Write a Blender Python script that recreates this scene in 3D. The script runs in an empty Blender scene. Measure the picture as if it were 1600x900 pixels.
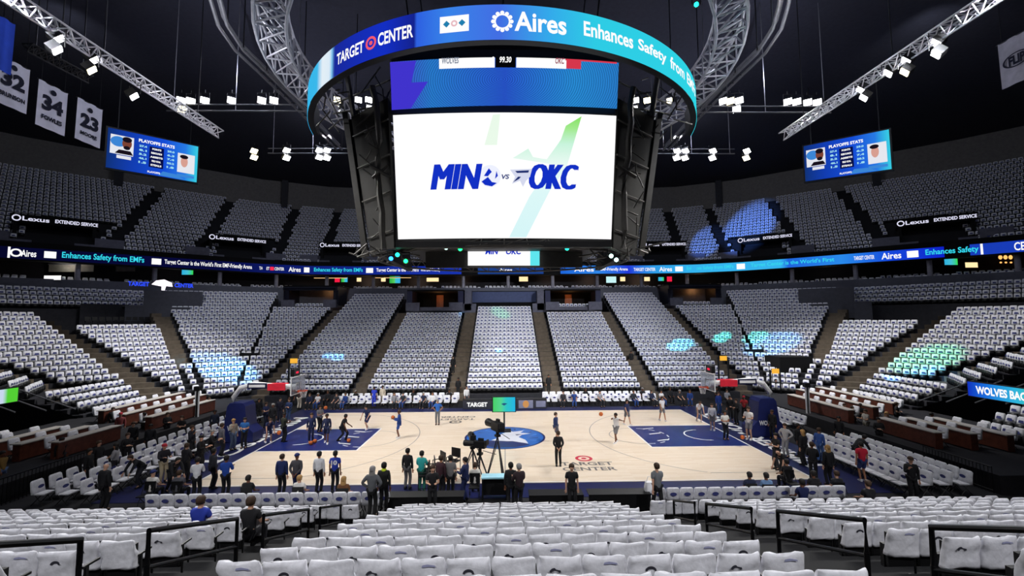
import bpy, bmesh, math, random
from mathutils import Vector, Matrix, noise
random.seed(7)
C = bpy.context.scene.collection
S = bpy.context.scene
PI = math.pi
# ------------------------------------------------------------------ camera, world, exposure
CAM = Vector((-0.0102, -27.7834, 7.484))
cr = Vector((0.99982301, -0.01786959, -0.00588434)); cu = Vector((0.00456801, -0.07283023, 0.99733389)); cf = Vector((0.01825051, 0.99718425, 0.07273571))
FOC = 669.68
cd = bpy.data.cameras.new('camera'); cam = bpy.data.objects.new('camera', cd); C.objects.link(cam)
cam.matrix_world = Matrix(((cr.x, cu.x, -cf.x, CAM.x), (cr.y, cu.y, -cf.y, CAM.y), (cr.z, cu.z, -cf.z, CAM.z), (0, 0, 0, 1)))
cd.sensor_width = 36; cd.lens = 36 * FOC / 1600; cd.clip_start = .05; cd.clip_end = 400
S.camera = cam
S.view_settings.view_transform = 'Standard'; S.view_settings.look = 'None'
S.view_settings.gamma = 1; S.view_settings.use_curve_mapping = False
S.view_settings.exposure = 0.0
w = bpy.data.worlds.new('hall_air'); S.world = w; w.use_nodes = True
w.node_tree.nodes['Background'].inputs[0].default_value = (.55, .6, 1, 1)
w.node_tree.nodes['Background'].inputs[1].default_value = .012
LIGHT = 1.0       # scales every flood, unseen beam and deck fill
def at(px, py, **k):
    """the point of the hall seen at a photo pixel on the plane x=, y= or z="""
    d = cf + cr * ((px - 800) / FOC) - cu * ((py - 450) / FOC)
    i = 'xyz'.index(list(k)[0]); v = list(k.values())[0]
    return CAM + d * ((v - CAM[i]) / d[i])
def lamp(name, kind, loc, target, power, col=(1, 1, 1), size=.4, angle=60, blend=.5, parent=None):
    l = bpy.data.lights.new(name, kind); l.energy = power; l.color = col
    if kind == 'SPOT':
        l.spot_size = math.radians(angle); l.spot_blend = blend; l.shadow_soft_size = size
    if kind == 'AREA': l.size = size
    o = bpy.data.objects.new(name, l); C.objects.link(o)
    o.rotation_euler = (Vector(target) - Vector(loc)).to_track_quat('-Z', 'Y').to_euler()
    o.location = Vector(loc) - (Vector(parent.location) if parent else Vector())
    if parent: o.parent = parent
    return o
# ------------------------------------------------------------------ materials
def lin(c):
    if isinstance(c, str): c = tuple(int(c[i:i + 2], 16) / 255 for i in (0, 2, 4))
    return tuple(x / 12.92 if x <= .04045 else ((x + .055) / 1.055) ** 2.4 for x in c[:3]) + (1,)
MATS = {}
def mat(name, col, rough=.6, metal=0, var=.12, scale=3., bump=0, spec=.4):
    if name in MATS: return MATS[name]
    m = bpy.data.materials.new(name); m.use_nodes = True; N = m.node_tree.nodes; L = m.node_tree.links
    b = N['Principled BSDF']; b.inputs['Roughness'].default_value = rough; b.inputs['Metallic'].default_value = metal
    b.inputs['Specular IOR Level'].default_value = spec
    c = lin(col)
    if var:
        t = N.new('ShaderNodeTexCoord'); n = N.new('ShaderNodeTexNoise'); n.inputs['Scale'].default_value = scale; n.inputs['Detail'].default_value = 4
        r = N.new('ShaderNodeValToRGB'); e = r.color_ramp.elements
        e[0].position = .3; e[1].position = .7
        e[0].color = tuple(x * (1 - var) for x in c[:3]) + (1,); e[1].color = tuple(min(1, x * (1 + var)) for x in c[:3]) + (1,)
        L.new(t.outputs['Object'], n.inputs['Vector']); L.new(n.outputs['Fac'], r.inputs['Fac']); L.new(r.outputs['Color'], b.inputs['Base Color'])
        if bump:
            bp = N.new('ShaderNodeBump'); bp.inputs['Strength'].default_value = bump; bp.inputs['Distance'].default_value = .02
            L.new(n.outputs['Fac'], bp.inputs['Height']); L.new(bp.outputs['Normal'], b.inputs['Normal'])
    else: b.inputs['Base Color'].default_value = c
    MATS[name] = m; return m
def glow(name, col, strength=1.0):
    if name in MATS: return MATS[name]
    m = bpy.data.materials.new(name); m.use_nodes = True; N = m.node_tree.nodes; L = m.node_tree.links
    N.remove(N['Principled BSDF']); e = N.new('ShaderNodeEmission'); e.inputs[0].default_value = lin(col); e.inputs[1].default_value = strength
    L.new(e.outputs[0], N['Material Output'].inputs[0]); MATS[name] = m; return m
def glow_ramp(name, stops, strength=1.0, axis=0, wave=0):
    """a lit screen whose picture runs through the colours along its u (axis 0) or v (axis 1)"""
    m = bpy.data.materials.new(name); m.use_nodes = True; N = m.node_tree.nodes; L = m.node_tree.links
    N.remove(N['Principled BSDF']); e = N.new('ShaderNodeEmission'); e.inputs[1].default_value = strength
    uv = N.new('ShaderNodeUVMap'); sx = N.new('ShaderNodeSeparateXYZ'); r = N.new('ShaderNodeValToRGB')
    el = r.color_ramp.elements
    while len(el) < len(stops): el.new(.5)
    for k, (p, c) in enumerate(stops): el[k].position = p; el[k].color = lin(c)
    L.new(uv.outputs[0], sx.inputs[0]); L.new(sx.outputs[axis], r.inputs[0]); src = r.outputs[0]
    if wave:
        wv = N.new('ShaderNodeTexWave'); wv.wave_type = 'RINGS'; wv.rings_direction = 'Z'; wv.inputs['Scale'].default_value = wave; wv.inputs['Distortion'].default_value = 1.5
        mp = N.new('ShaderNodeMapping'); mp.inputs['Location'].default_value = (-1.35, -.55, 0); mp.inputs['Scale'].default_value = (2.8, 1, 1)
        L.new(uv.outputs[0], mp.inputs[0]); L.new(mp.outputs[0], wv.inputs[0])
        mx = N.new('ShaderNodeMix'); mx.data_type = 'RGBA'; mx.blend_type = 'MULTIPLY'; mx.inputs[0].default_value = .45
        L.new(src, mx.inputs[6]); L.new(wv.outputs[0], mx.inputs[7]); src = mx.outputs[2]
    L.new(src, e.inputs[0]); L.new(e.outputs[0], N['Material Output'].inputs[0]); return m
# ------------------------------------------------------------------ mesh builder
class MB:
    def __init__(s): s.v = []; s.f = []; s.mi = []; s.uv = None
    def add(s, vs, fs, mi=0):
        b = len(s.v); s.v += [tuple(x) for x in vs]
        for f in fs: s.f.append(tuple(b + i for i in f)); s.mi.append(mi)
        return s
    def quad(s, a, b, c, d, mi=0): return s.add([a, b, c, d], [(0, 1, 2, 3)], mi)
    def box(s, c, d, R=None, mi=0):
        R = R or Matrix.Identity(3); c = Vector(c)
        vs = [c + R @ Vector((x * d[0] / 2, y * d[1] / 2, z * d[2] / 2)) for z in (-1, 1) for y in (-1, 1) for x in (-1, 1)]
        return s.add(vs, [(0, 2, 3, 1), (4, 5, 7, 6), (0, 1, 5, 4), (2, 6, 7, 3), (0, 4, 6, 2), (1, 3, 7, 5)], mi)
    def beam(s, p, q, wd, ht, mi=0):
        p = Vector(p); q = Vector(q); d = q - p; y = d.normalized(); z = Vector((0, 0, 1)); x = y.cross(z)
        x = x.normalized() if x.length > 1e-4 else Vector((1, 0, 0)); z = x.cross(y)
        return s.box((p + q) / 2, (wd, d.length, ht), Matrix((x, y, z)).transposed(), mi)
    def tube(s, p, q, r, n=6, mi=0, r2=None):
        p = Vector(p); q = Vector(q); d = (q - p).normalized(); a = d.orthogonal().normalized(); b = d.cross(a); r2 = r if r2 is None else r2
        vs = [p + (a * math.cos(t) + b * math.sin(t)) * r for t in [2 * PI * i / n for i in range(n)]] + [q + (a * math.cos(t) + b * math.sin(t)) * r2 for t in [2 * PI * i / n for i in range(n)]]
        return s.add(vs, [(i, (i + 1) % n, n + (i + 1) % n, n + i) for i in range(n)] + [tuple(range(n))[::-1], tuple(range(n, 2 * n))], mi)
    def path(s, pts, r, n=6, mi=0, closed=False):
        pts = [Vector(p) for p in pts]; rings = []; N = len(pts)
        for i, p in enumerate(pts):
            d = (pts[(i + 1) % N] - pts[i - 1]) if closed else (pts[min(i + 1, N - 1)] - pts[max(i - 1, 0)])
            d.normalize(); u = Vector((0, 0, 1)); a = d.cross(u); a = a.normalized() if a.length > .05 else d.cross(Vector((1, 0, 0))).normalized(); b = d.cross(a)
            rings.append([p + (a * math.cos(t) + b * math.sin(t)) * r for t in [2 * PI * k / n for k in range(n)]])
        return s.loft(rings, mi, closed)
    def loft(s, rings, mi=0, closed=False, caps=True):
        n = len(rings[0]); vs = [p for r in rings for p in r]; fs = []; R = len(rings)
        for i in range(R if closed else R - 1):
            j = (i + 1) % R
            fs += [(i * n + k, i * n + (k + 1) % n, j * n + (k + 1) % n, j * n + k) for k in range(n)]
        if caps and not closed: fs += [tuple(range(n))[::-1], tuple(range((R - 1) * n, R * n))]
        return s.add(vs, fs, mi)
    def lathe(s, prof, c=(0, 0, 0), n=12, mi=0):
        c = Vector(c)
        return s.loft([[c + Vector((r * math.cos(2 * PI * k / n), r * math.sin(2 * PI * k / n), z)) for k in range(n)] for r, z in prof], mi)
    def ball(s, c, r, n=10, m=6, mi=0, sq=(1, 1, 1)):
        c = Vector(c); e = 1e-3
        return s.loft([[c + Vector((r * sq[0] * max(e, math.sin(a)) * math.cos(2 * PI * k / n), r * sq[1] * max(e, math.sin(a)) * math.sin(2 * PI * k / n), -r * sq[2] * math.cos(a))) for k in range(n)] for a in [PI * i / m for i in range(m + 1)]], mi)
    def poly(s, pts, o, ex, ey, th=0, mi=0):
        o = Vector(o); ex = Vector(ex); ey = Vector(ey); nn = ex.cross(ey).normalized()
        top = [o + ex * x + ey * y + nn * th for x, y in pts]; n = len(pts)
        if not th: return s.add(top, [tuple(range(n))], mi)
        bot = [o + ex * x + ey * y for x, y in pts]
        return s.add(bot + top, [tuple(range(n, 2 * n)), tuple(range(n))[::-1]] + [(i, (i + 1) % n, n + (i + 1) % n, n + i) for i in range(n)], mi)
    def build(s, name, mats, parent=None, smooth=False, world=False, uvs=None):
        me = bpy.data.meshes.new(name)
        off = Vector(); q = parent
        while q is not None and world: off = off + q.location; q = q.parent
        me.from_pydata([Vector(v) - off for v in s.v] if world and parent else s.v, [], s.f)
        if not isinstance(mats, (list, tuple)): mats = [mats]
        for m in mats: me.materials.append(m)
        if len(mats) > 1: me.polygons.foreach_set('material_index', s.mi)
        if smooth: me.polygons.foreach_set('use_smooth', [True] * len(me.polygons))
        if uvs:
            ul = me.uv_layers.new(name='UVMap')
            for lp in me.loops: ul.data[lp.index].uv = uvs[lp.vertex_index]
        me.update()
        o = bpy.data.objects.new(name, me); C.objects.link(o)
        if parent: o.parent = parent
        return o
def tag(o, label=None, cat=None, group=None, kind=None):
    if label: o['label'] = label
    if cat: o['category'] = cat
    if group: o['group'] = group
    if kind: o['kind'] = kind
    return o
def thing(name, label, cat, loc=(0, 0, 0), rz=0, group=None):
    o = bpy.data.objects.new(name, None); C.objects.link(o); o.empty_display_size = .2
    o.location = loc; o.rotation_euler = (0, 0, rz); return tag(o, label, cat, group)
def structure(o): o['kind'] = 'structure'; return o
def dup(root, loc, rz=0, label=None, group=None, sc=None):
    r = root.copy(); C.objects.link(r); r.location = loc; r.rotation_euler = (0, 0, rz)
    if sc: r.scale = (sc,) * 3
    if label: r['label'] = label
    if group: r['group'] = group
    for ch in list(root.children):
        c = ch.copy(); C.objects.link(c); c.parent = r
        for g in ch.children:
            d = g.copy(); C.objects.link(d); d.parent = c
    return r
ORD = ['first', 'second', 'third', 'fourth', 'fifth', 'sixth', 'seventh', 'eighth', 'ninth', 'tenth', 'eleventh', 'twelfth', 'thirteenth', 'fourteenth', 'fifteenth', 'sixteenth', 'seventeenth', 'eighteenth', 'nineteenth', 'twentieth', 'twenty-first', 'twenty-second', 'twenty-third', 'twenty-fourth', 'twenty-fifth', 'twenty-sixth', 'twenty-seventh', 'twenty-eighth', 'twenty-ninth', 'thirtieth']
_tc = {}
def text_geo(body, bold=.0, shear=0):
    k = (body, bold, shear)
    if k not in _tc:
        c = bpy.data.curves.new('t', 'FONT'); c.body = body; c.size = 1; c.offset = bold; c.shear = shear; c.align_x = 'CENTER'; c.align_y = 'CENTER'; c.resolution_u = 3
        o = bpy.data.objects.new('t', c); C.objects.link(o); dg = bpy.context.evaluated_depsgraph_get()
        me = bpy.data.meshes.new_from_object(o.evaluated_get(dg)); vs = [(v.co.x, v.co.y) for v in me.vertices]; fs = [tuple(p.vertices) for p in me.polygons]
        bpy.data.objects.remove(o); bpy.data.curves.remove(c); bpy.data.meshes.remove(me)
        x0 = min(v[0] for v in vs); x1 = max(v[0] for v in vs); y0 = min(v[1] for v in vs); y1 = max(v[1] for v in vs)
        _tc[k] = ([((x - (x0 + x1) / 2) / (y1 - y0), (y - (y0 + y1) / 2) / (y1 - y0)) for x, y in vs], fs, (x1 - x0) / (y1 - y0))
    return _tc[k]
def text(mb, body, o, ex, ey, h, wd=None, bold=0, shear=0, mi=0, mapper=None):
    """lettering h tall (and wd wide if given) centred at o, on the plane of the unit axes ex and ey, or carried by mapper(x, y)"""
    vs, fs, asp = text_geo(body, bold, shear); kx = (wd / asp) if wd else h
    if mapper: return mb.add([mapper(x * kx, y * h) for x, y in vs], fs, mi)
    o = Vector(o); ex = Vector(ex); ey = Vector(ey)
    return mb.add([o + ex * (x * kx) + ey * (y * h) for x, y in vs], fs, mi)
def ell(rx, ry, n=24, cx=0, cy=0, a0=0, a1=2 * PI):
    full = abs(a1 - a0 - 2 * PI) < 1e-6
    return [(cx + rx * math.cos(a0 + (a1 - a0) * i / (n if full else n - 1)), cy + ry * math.sin(a0 + (a1 - a0) * i / (n if full else n - 1))) for i in range(n)]
def ringpoly(mb, r0, r1, o, ex, ey, n=32, a0=0, a1=2 * PI, mi=0):
    o = Vector(o); ex = Vector(ex); ey = Vector(ey)
    for i in range(n):
        a = a0 + (a1 - a0) * i / n; b = a0 + (a1 - a0) * (i + 1) / n
        P = lambda r, t: o + ex * (r * math.cos(t)) + ey * (r * math.sin(t))
        mb.quad(P(r0, a), P(r1, a), P(r1, b), P(r0, b), mi)
X, Y, Z = Vector((1, 0, 0)), Vector((0, 1, 0)), Vector((0, 0, 1))
M_black = mat('black_plastic', '0c0c0e', .5); M_dark = mat('dark_concrete', '1b1b20', .85, var=.25); M_step = mat('terrace_concrete', '26262c', .85, var=.2)
M_aisle = mat('aisle_carpet', '5b5145', .9, var=.2); M_navy = mat('navy_paint', '10174a', .4); M_grey = mat('fascia_grey', '5e5f6a', .7, var=.1)
M_white = mat('white_paint', 'e8e8ea', .5, var=.04); M_shirt = mat('white_shirt', 'dadae0', .8, var=.15, scale=10, bump=.5); M_print = mat('blue_print', '3a3f78', .8)  # shirt colour is mottled to stand for shading in its folds
M_alu = mat('truss_aluminium', 'cfced6', .4, .15); M_steel = mat('painted_steel', '2b2b2f', .45, .5); M_rail = mat('black_rail', '0b0b0e', .35, .3)
M_wood = mat('table_wood', '5a2f22', .45, var=.3, scale=6); M_blk2 = mat('matt_black', '050507', .95, var=.1)
G_white = glow('lit_white', 'ffffff', 1.0); G_cyan = glow('lit_cyan', '35d8ee', 1.0); G_blue = glow('lit_blue', '1531cf', 1.0); G_flood = glow('flood_lens', 'fbfaff', 14)
# ------------------------------------------------------------------ the hall: floor, court, ceiling, outer wall
b = MB(); b.box((0, 15, -.15), (150, 110, .3)); structure(b.build('floor', M_dark))
b = MB(); b.box((0, 20, 33.3), (190, 160, .6)); structure(b.build('ceiling', mat('roof_black', '32323e', .9)))
def woodmat():
    m = mat('court_maple', 'e6d0b2', .3, var=0, spec=.35); N = m.node_tree.nodes; L = m.node_tree.links; bs = N['Principled BSDF']
    t = N.new('ShaderNodeTexCoord'); mp = N.new('ShaderNodeMapping'); mp.inputs['Scale'].default_value = (1, 1, 1)
    br = N.new('ShaderNodeTexBrick'); br.inputs['Scale'].default_value = 1; br.inputs['Brick Width'].default_value = 1.1; br.inputs['Row Height'].default_value = .12; br.inputs['Mortar Size'].default_value = .002
    br.inputs['Color1'].default_value = lin('ecdcc8'); br.inputs['Color2'].default_value = lin('e2ceb4'); br.inputs['Mortar'].default_value = lin('d0bb9e'); br.inputs['Bias'].default_value = -.2
    L.new(t.outputs['Object'], mp.inputs[0]); L.new(mp.outputs[0], br.inputs[0]); L.new(br.outputs[0], bs.inputs['Base Color']); return m
M_court = woodmat()
M_key = mat('key_navy', '18266a', .3, var=.1, scale=1.5); M_line = mat('line_white', 'f2f2f2', .35, var=0); M_arc = mat('arc_grey', '9b938c', .4, var=0)
M_logo1 = mat('logo_blue', '1d62b8', .35, var=.08); M_logo2 = mat('logo_navy', '141f5e', .35, var=0); M_redp = mat('paint_red', 'c8203a', .4, var=0); M_ltr = mat('lettering_grey', '6e6a68', .5, var=0)
b = MB(); b.box((0, 0, .02), (28.65, 15.24, .04)); court = structure(b.build('court_floor', M_court)); tag(court, 'pale maple basketball court floor')
b = MB(); b.box((0, 0, .008), (34.2, 18.4, .016)); b.build('apron', M_navy, court)
E = .044
for sx in (-1, 1):
    b = MB(); b.quad((sx * 8.53, -2.44, E), (sx * 14.33, -2.44, E), (sx * 14.33, 2.44, E), (sx * 8.53, 2.44, E)); b.build('key_paint', M_key, court)
ln = MB(); h = E + .003
def strip(mb, x0, y0, x1, y1, wd, z=h, mi=0):
    d = Vector((x1 - x0, y1 - y0, 0)).normalized(); n = Vector((-d.y, d.x, 0)) * wd / 2; p = Vector((x0, y0, z)); q = Vector((x1, y1, z)); mb.quad(p - n, q - n, q + n, p + n, mi)
for sx in (-1, 1):
    strip(ln, sx * 14.3, -7.62, sx * 14.3, 7.62, .08)
    for y in (-2.48, 2.48): strip(ln, sx * 8.53, y, sx * 14.33, y, .09)
    strip(ln, sx * 8.5, -2.5, sx * 8.5, 2.5, .09)
    ringpoly(ln, 1.18, 1.26, (sx * 12.75, 0, h), X * -sx, Y, 18, -PI / 2, PI / 2)
    for k in range(7): ringpoly(ln, 1.77, 1.84, (sx * 8.53, 0, h), X * sx, Y, 3, -PI / 2 + k * PI / 7, -PI / 2 + (k + .55) * PI / 7)
    for y in (-1.2, .3, 1.6): strip(ln, sx * 9.3, y, sx * 10.1, y + .25, .14)
    ringpoly(ln, 7.21, 7.26, (sx * 12.75, 0, h), X * -sx, Y, 40, -1.15, 1.15, 1)
    ringpoly(ln, 1.79, 1.84, (sx * 8.5, 0, h), X * -sx, Y, 20, -PI / 2, PI / 2, 1)
    for y in (-6.7, 6.7): strip(ln, sx * 14.3, y, sx * 9.9, y, .05, h, 1)
for y in (-7.6, 7.6): strip(ln, -14.33, y, 14.33, y, .06)
strip(ln, 0, -7.6, 0, 7.6, .05, h, 1)
ln.build('court_lines', [M_line, M_arc], court)
lg = MB(); lg.poly(ell(2.55, 2.55, 48), (0, 0, h + .001), X, Y, 0, 1); lg.poly(ell(2.42, 2.42, 48), (0, 0, h + .003), X, Y, 0, 0)
lg.poly([(-2.2, -.9), (-.3, -.75), (.9, -1.1), (1.5, -1.75), (.6, -2.25), (-.5, -2.3), (-1.5, -1.8)], (0, 0, h + .005), X, Y, 0, 1)
wolf = [(-.75, -.75), (-.15, .1), (-.5, .05), (-.1, .75), (.45, 1.55), (.6, 1.2), (1.35, 1.5), (1.1, .95), (1.75, .75), (1.2, .45), (.95, -.1), (1.35, -.7), (1.5, -1.5), (.95, -1.2), (.55, -.95), (.2, -.95)]
lg.poly(wolf, (-.1, 0, h + .007), X, Y, 0, 2)
lg.poly([(.75, .55), (1.25, .62), (.85, .3)], (-.1, 0, h + .009), X, Y, 0, 1)
for a in range(10):
    t = a * .33 - .5; lg.poly([(1.6 * math.cos(t), 1.6 * math.sin(t)), (2.1 * math.cos(t + .06), 2.1 * math.sin(t + .06)), (2.1 * math.cos(t + .14), 2.1 * math.sin(t + .14))], (0, 0, h + .004), X, Y, 0, 1 if a % 2 else 3)
lg.build('center_emblem', [M_logo1, M_logo2, mat('logo_silver', 'd9dbe6', .4, var=.05), mat('logo_sky', '4d92dd', .35, var=0)], court)
tx = MB()
for ox, oy, s in ((4.2, -5.6, 1), (-3.6, 5.4, -1)):
    e = X * s; f = Y * s; o = Vector((ox, oy, h))
    text(tx, 'TARGET', o + f * .42, e, f, .5, 2.7, .02, 0, 0); text(tx, 'CENTER', o - f * .35, e, f, .5, 2.7, .02, 0, 0)
    ringpoly(tx, .3, .46, o + f * 1.25, e, f, 24, mi=1 if s > 0 else 0); ringpoly(tx, .001, .14, o + f * 1.25, e, f, 16, mi=1 if s > 0 else 0)
for sx, wd in ((-1, 'MINNESOTA'), (1, 'TIMBERWOLVES')): text(tx, wd, (sx * 15.65, 0, .02), Y * sx, X * -sx, 1.05, 12.5, .03, 0, 2)
tx.build('court_lettering', [M_ltr, M_redp, M_line], court)
# ------------------------------------------------------------------ seating bowl
Pt, Zq = .9, .41
SEATS = []            # every draped seat: (x, y, z floor, rotation, section name, row, seat in row)
def V2(p): return Vector((p[0], p[1], 0))
class Block:
    """a bank of rows between two side lines; fl, fr = its front corners, dl, dr = the way its two sides climb"""
    def __init__(s, name, fl, fr, dl, dr, r0, r1, z0=1.45, p=Pt, q=Zq, sp=.52, seats=True, m=None, skip=None):
        s.name = name; s.fl = V2(fl); s.fr = V2(fr); s.dl = V2(dl); s.dr = V2(dr); s.r0 = r0; s.r1 = r1; s.z0 = z0; s.p = p; s.q = q; s.sp = sp; s.seats = seats; s.m = m; s.skip = skip
    def pt(s, i): return s.fl + s.dl * s.p * i, s.fr + s.dr * s.p * i
    def zt(s, i): return s.z0 + s.q * i          # top of the seat backs
    def mirrored(s):
        f = lambda v: (-v.x, v.y)
        return Block(s.name.replace('left', 'right'), f(s.fr), f(s.fl), f(s.dr), f(s.dl), s.r0, s.r1, s.z0, s.p, s.q, s.sp, s.seats, s.m, s.skip)
    def fill(s):
        if not s.seats: return
        for i in range(s.r0, s.r1):
            A, B = s.pt(i); L = (B - A).length; n = int(L / s.sp); d = (B - A) / L; out = Vector((-d.y, d.x, 0)); 
            if out.dot(s.dl + s.dr) < 0: out = -out
            rz = math.atan2(-out.y, -out.x) - PI / 2
            for k in range(n):
                if s.skip and s.skip(i, k, n): continue
                c = A + d * ((L - n * s.sp) / 2 + (k + .5) * s.sp); SEATS.append((c.x, c.y, s.zt(i) - .86, rz, s.name, i, k, n))
    def terrace(s, name, mt):
        b = MB(); F = -.86
        for i in range(s.r0, s.r1):
            A0, B0 = s.pt(i - .55); A1, B1 = s.pt(i + .45); z = s.zt(i) + F; zp = s.zt(i - 1) + F if i > s.r0 else max(0, z - 3)
            b.quad(A0 + Z * z, B0 + Z * z, B1 + Z * z, A1 + Z * z); b.quad(A0 + Z * zp, B0 + Z * zp, B0 + Z * z, A0 + Z * z)
            zb = max(0, z - 3); b.quad(A0 + Z * zb, A0 + Z * z, A1 + Z * z, A1 + Z * zb); b.quad(B0 + Z * zb, B0 + Z * z, B1 + Z * z, B1 + Z * zb)
        return structure(b.build(name, mt))
N0, N1 = (0, 1), (0, 1)
def unit(a): return (math.cos(math.radians(a)), math.sin(math.radians(a)))
dA1 = unit(137); dA1b = unit(138.9); dA2 = unit(167.6); dA2b = unit(162.5); dA3 = unit(198); dK = unit(196)
sG = .4
def mixp(a, b, t): return (a[0] + (b[0] - a[0]) * t, a[1] + (b[1] - a[1]) * t)
H0, G0 = (-26.2, 10.7), (-23.2, 13)
mid = mixp(G0, H0, sG); dmid = mixp(N0, dA1, sG)
BL = [Block('far left centre', (-13, 13), (-5.3, 13), N0, N0, 0, 18), Block('far left wing', (-22, 13), (-14.3, 13), N0, N0, 0, 25),
      Block('far left corner', mid, G0, dmid, N0, 0, 20), Block('far left bend', H0, mid, dA1, dmid, 0, 25),
      Block('left end upper', (-27.2, 9.6), (-26.9, 10.0), dA2, dA1b, 0, 15), Block('left end bend', (-26.85, 10.05), H0, dA1b, dA1, 0, 6), Block('left end side', (-32, 8.2), (-29.1, 8.4), dA3, dA2b, 4, 18),
      Block('left end low', (-29, 3.3), (-29.1, 8.4), dK, dA2b, 0, 4), Block('left end near', (-29, 3.3), (-31.7, 7.1), dK, dA3, 4, 12), Block('left near side', (-26.6, -9), (-26.6, -3.6), (-1, 0), (-1, 0), 0, 6, 1.7),
      Block('left gallery', (-50.5, 11.5), (-41.5, 23.5), unit(143), unit(143), 0, 4, 9.7, .85, .5)]
AL = [Block('a', (-14.3, 13), (-13, 13), N0, N0, 0, 20, seats=False), Block('a', (-5.3, 13), (-3.8, 13), N0, N0, 0, 21, seats=False), Block('a', G0, (-22, 13), N0, N0, 0, 21, seats=False),
      Block('a', (-26.9, 10.0), H0, dA1b, dA1, 6, 20, seats=False), Block('a', (-29.1, 8.4), (-27.2, 9.6), dA2b, dA2, 0, 18, seats=False), Block('a', (-31.7, 7.1), (-32, 8.2), dA3, dA3, 4, 14, seats=False)]
BL += [x.mirrored() for x in BL]; AL += [x.mirrored() for x in AL]
BL.append(Block('far centre', (-3.8, 13), (3.8, 13), N0, N0, 0, 20, sp=.475))
for x in BL: x.terrace('terrace_floor', M_step); x.fill()
for x in AL: x.terrace('aisle_floor', M_aisle)
for sx in (-1, 1):    # rear fill under the suites
    b = MB(); b.quad((sx * 3.8, 29.5, 8.4), (sx * 13, 29.5, 8.4), (sx * 13, 38, 8.4), (sx * 3.8, 38, 8.4)); b.quad((sx * 22, 31, 8.6), (sx * 34, 31, 8.6), (sx * 34, 38, 8.6), (sx * 22, 38, 8.6)); structure(b.build('portal_floor', M_dark))
# near stand, seen from behind
NP, NQ, NZ, NY = .95, .328, 1.64, -13.68
NB = [Block('centre', (3.95, NY), (-3.75, NY), (0, -1), (0, -1), 0, 12, NZ, NP, NQ, .55), Block('left', (-6, NY), (-17, NY), (0, -1), (0, -1), 0, 11, NZ, NP, NQ, .55), Block('right', (17, NY), (6.2, NY), (0, -1), (0, -1), 0, 11, NZ, NP, NQ, .55)]
NB += [Block('centre', (3.95, NY + .95), (-3.75, NY + .95), (0, -1), (0, -1), 0, 1, NZ - .33, NP, NQ, .55), Block('left', (-4.9, NY + .95), (-17, NY + .95), (0, -1), (0, -1), 0, 1, NZ - .33, NP, NQ, .55), Block('right', (17, NY + .95), (4.9, NY + .95), (0, -1), (0, -1), 0, 1, NZ - .33, NP, NQ, .55)]
NEAR0 = len(SEATS)
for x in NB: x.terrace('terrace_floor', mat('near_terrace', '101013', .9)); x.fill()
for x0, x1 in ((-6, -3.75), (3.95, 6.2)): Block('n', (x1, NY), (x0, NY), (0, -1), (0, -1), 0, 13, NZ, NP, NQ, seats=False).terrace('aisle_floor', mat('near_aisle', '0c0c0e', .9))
b = MB()
for x0 in (-3.95, 4.15):
    for i in range(12): b.box((x0, NY - NP * (i - .5), NZ + NQ * i - .855), (.5, .05, .02))
structure(b.build('trim_1', mat('step_yellow', 'b8942a', .6)))
NEAR = SEATS[NEAR0:]; SEATS = SEATS[:NEAR0]
# ------------------------------------------------------------------ suites, ribbon wall and upper deck, along one bent line
base = [(-62, 10), (-53.9, 18.6), (-45.6, 25.4), (-40, 30), (-34.7, 34.2), (-29, 36.7), (-22, 37.5)]
base = [V2(p) for p in base]; base = base + [Vector((-p.x, p.y, 0)) for p in base[::-1]]
def normals(pts):
    o = []
    for i in range(len(pts)):
        d = (pts[min(i + 1, len(pts) - 1)] - pts[max(i - 1, 0)]).normalized(); o.append(Vector((-d.y, d.x, 0)))
    return o
bn = normals(base)
def line(off): return [p + n * off for p, n in zip(base, bn)]
def along(pts, x=None, s=None):
    """point, tangent and outward normal on a bent line at plan x or at arc length s"""
    acc = 0; last = len(pts) - 2
    for k, (a, c) in enumerate(zip(pts, pts[1:])):
        L = (c - a).length
        if k == last or (x is not None and a.x <= x <= c.x) or (s is not None and acc <= s <= acc + L):
            t = (x - a.x) / (c.x - a.x) if x is not None else (s - acc) / L
            d = (c - a) / L; return a + (c - a) * t, d, Vector((-d.y, d.x, 0)), acc + t * L
        acc += L
def length(pts): return sum((c - a).length for a, c in zip(pts, pts[1:]))
def sheet(mb, off0, z0, off1, z1, mi=0):
    A = line(off0); B = line(off1)
    for i in range(len(A) - 1): mb.quad(A[i] + Z * z0, A[i + 1] + Z * z0, B[i + 1] + Z * z1, B[i] + Z * z1, mi)
b = MB(); sheet(b, 0, 7.5, 0, 12.3); sheet(b, 0, 12.3, .35, 12.3); sheet(b, .35, 12.3, .35, 11.9); structure(b.build('wall_suite_front', M_grey))
b = MB(); sheet(b, 0, 11.9, 5, 11.9); sheet(b, 5, 11.9, 5, 16); sheet(b, 5, 14.6, 0, 14.3); structure(b.build('wall_suite_back', mat('suite_dark', '14121a', .8)))
b = MB(); sheet(b, -.3, 14.2, -.3, 15.75); sheet(b, -.3, 15.75, .5, 15.75); sheet(b, -.3, 14.2, .5, 14.2); sheet(b, .1, 15.75, .1, 16.3); structure(b.build('wall_deck_front', M_blk2))
UR, UP, UQ, UZ = 21, .8, .6, 15.9
dk = MB()
for i in range(UR):
    o0 = .5 + UP * i; z = UZ + UQ * i; sheet(dk, o0, z, o0 + UP, z); sheet(dk, o0, z - UQ, o0, z)
structure(dk.build('deck_floor', mat('deck_concrete', '17171c', .9)))
wo = .5 + UP * UR; wz = UZ + UQ * (UR - 1)
b = MB(); sheet(b, wo, wz, wo, 33.4); structure(b.build('wall_outer', mat('outer_wall', '6c6967', .9)))
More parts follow.
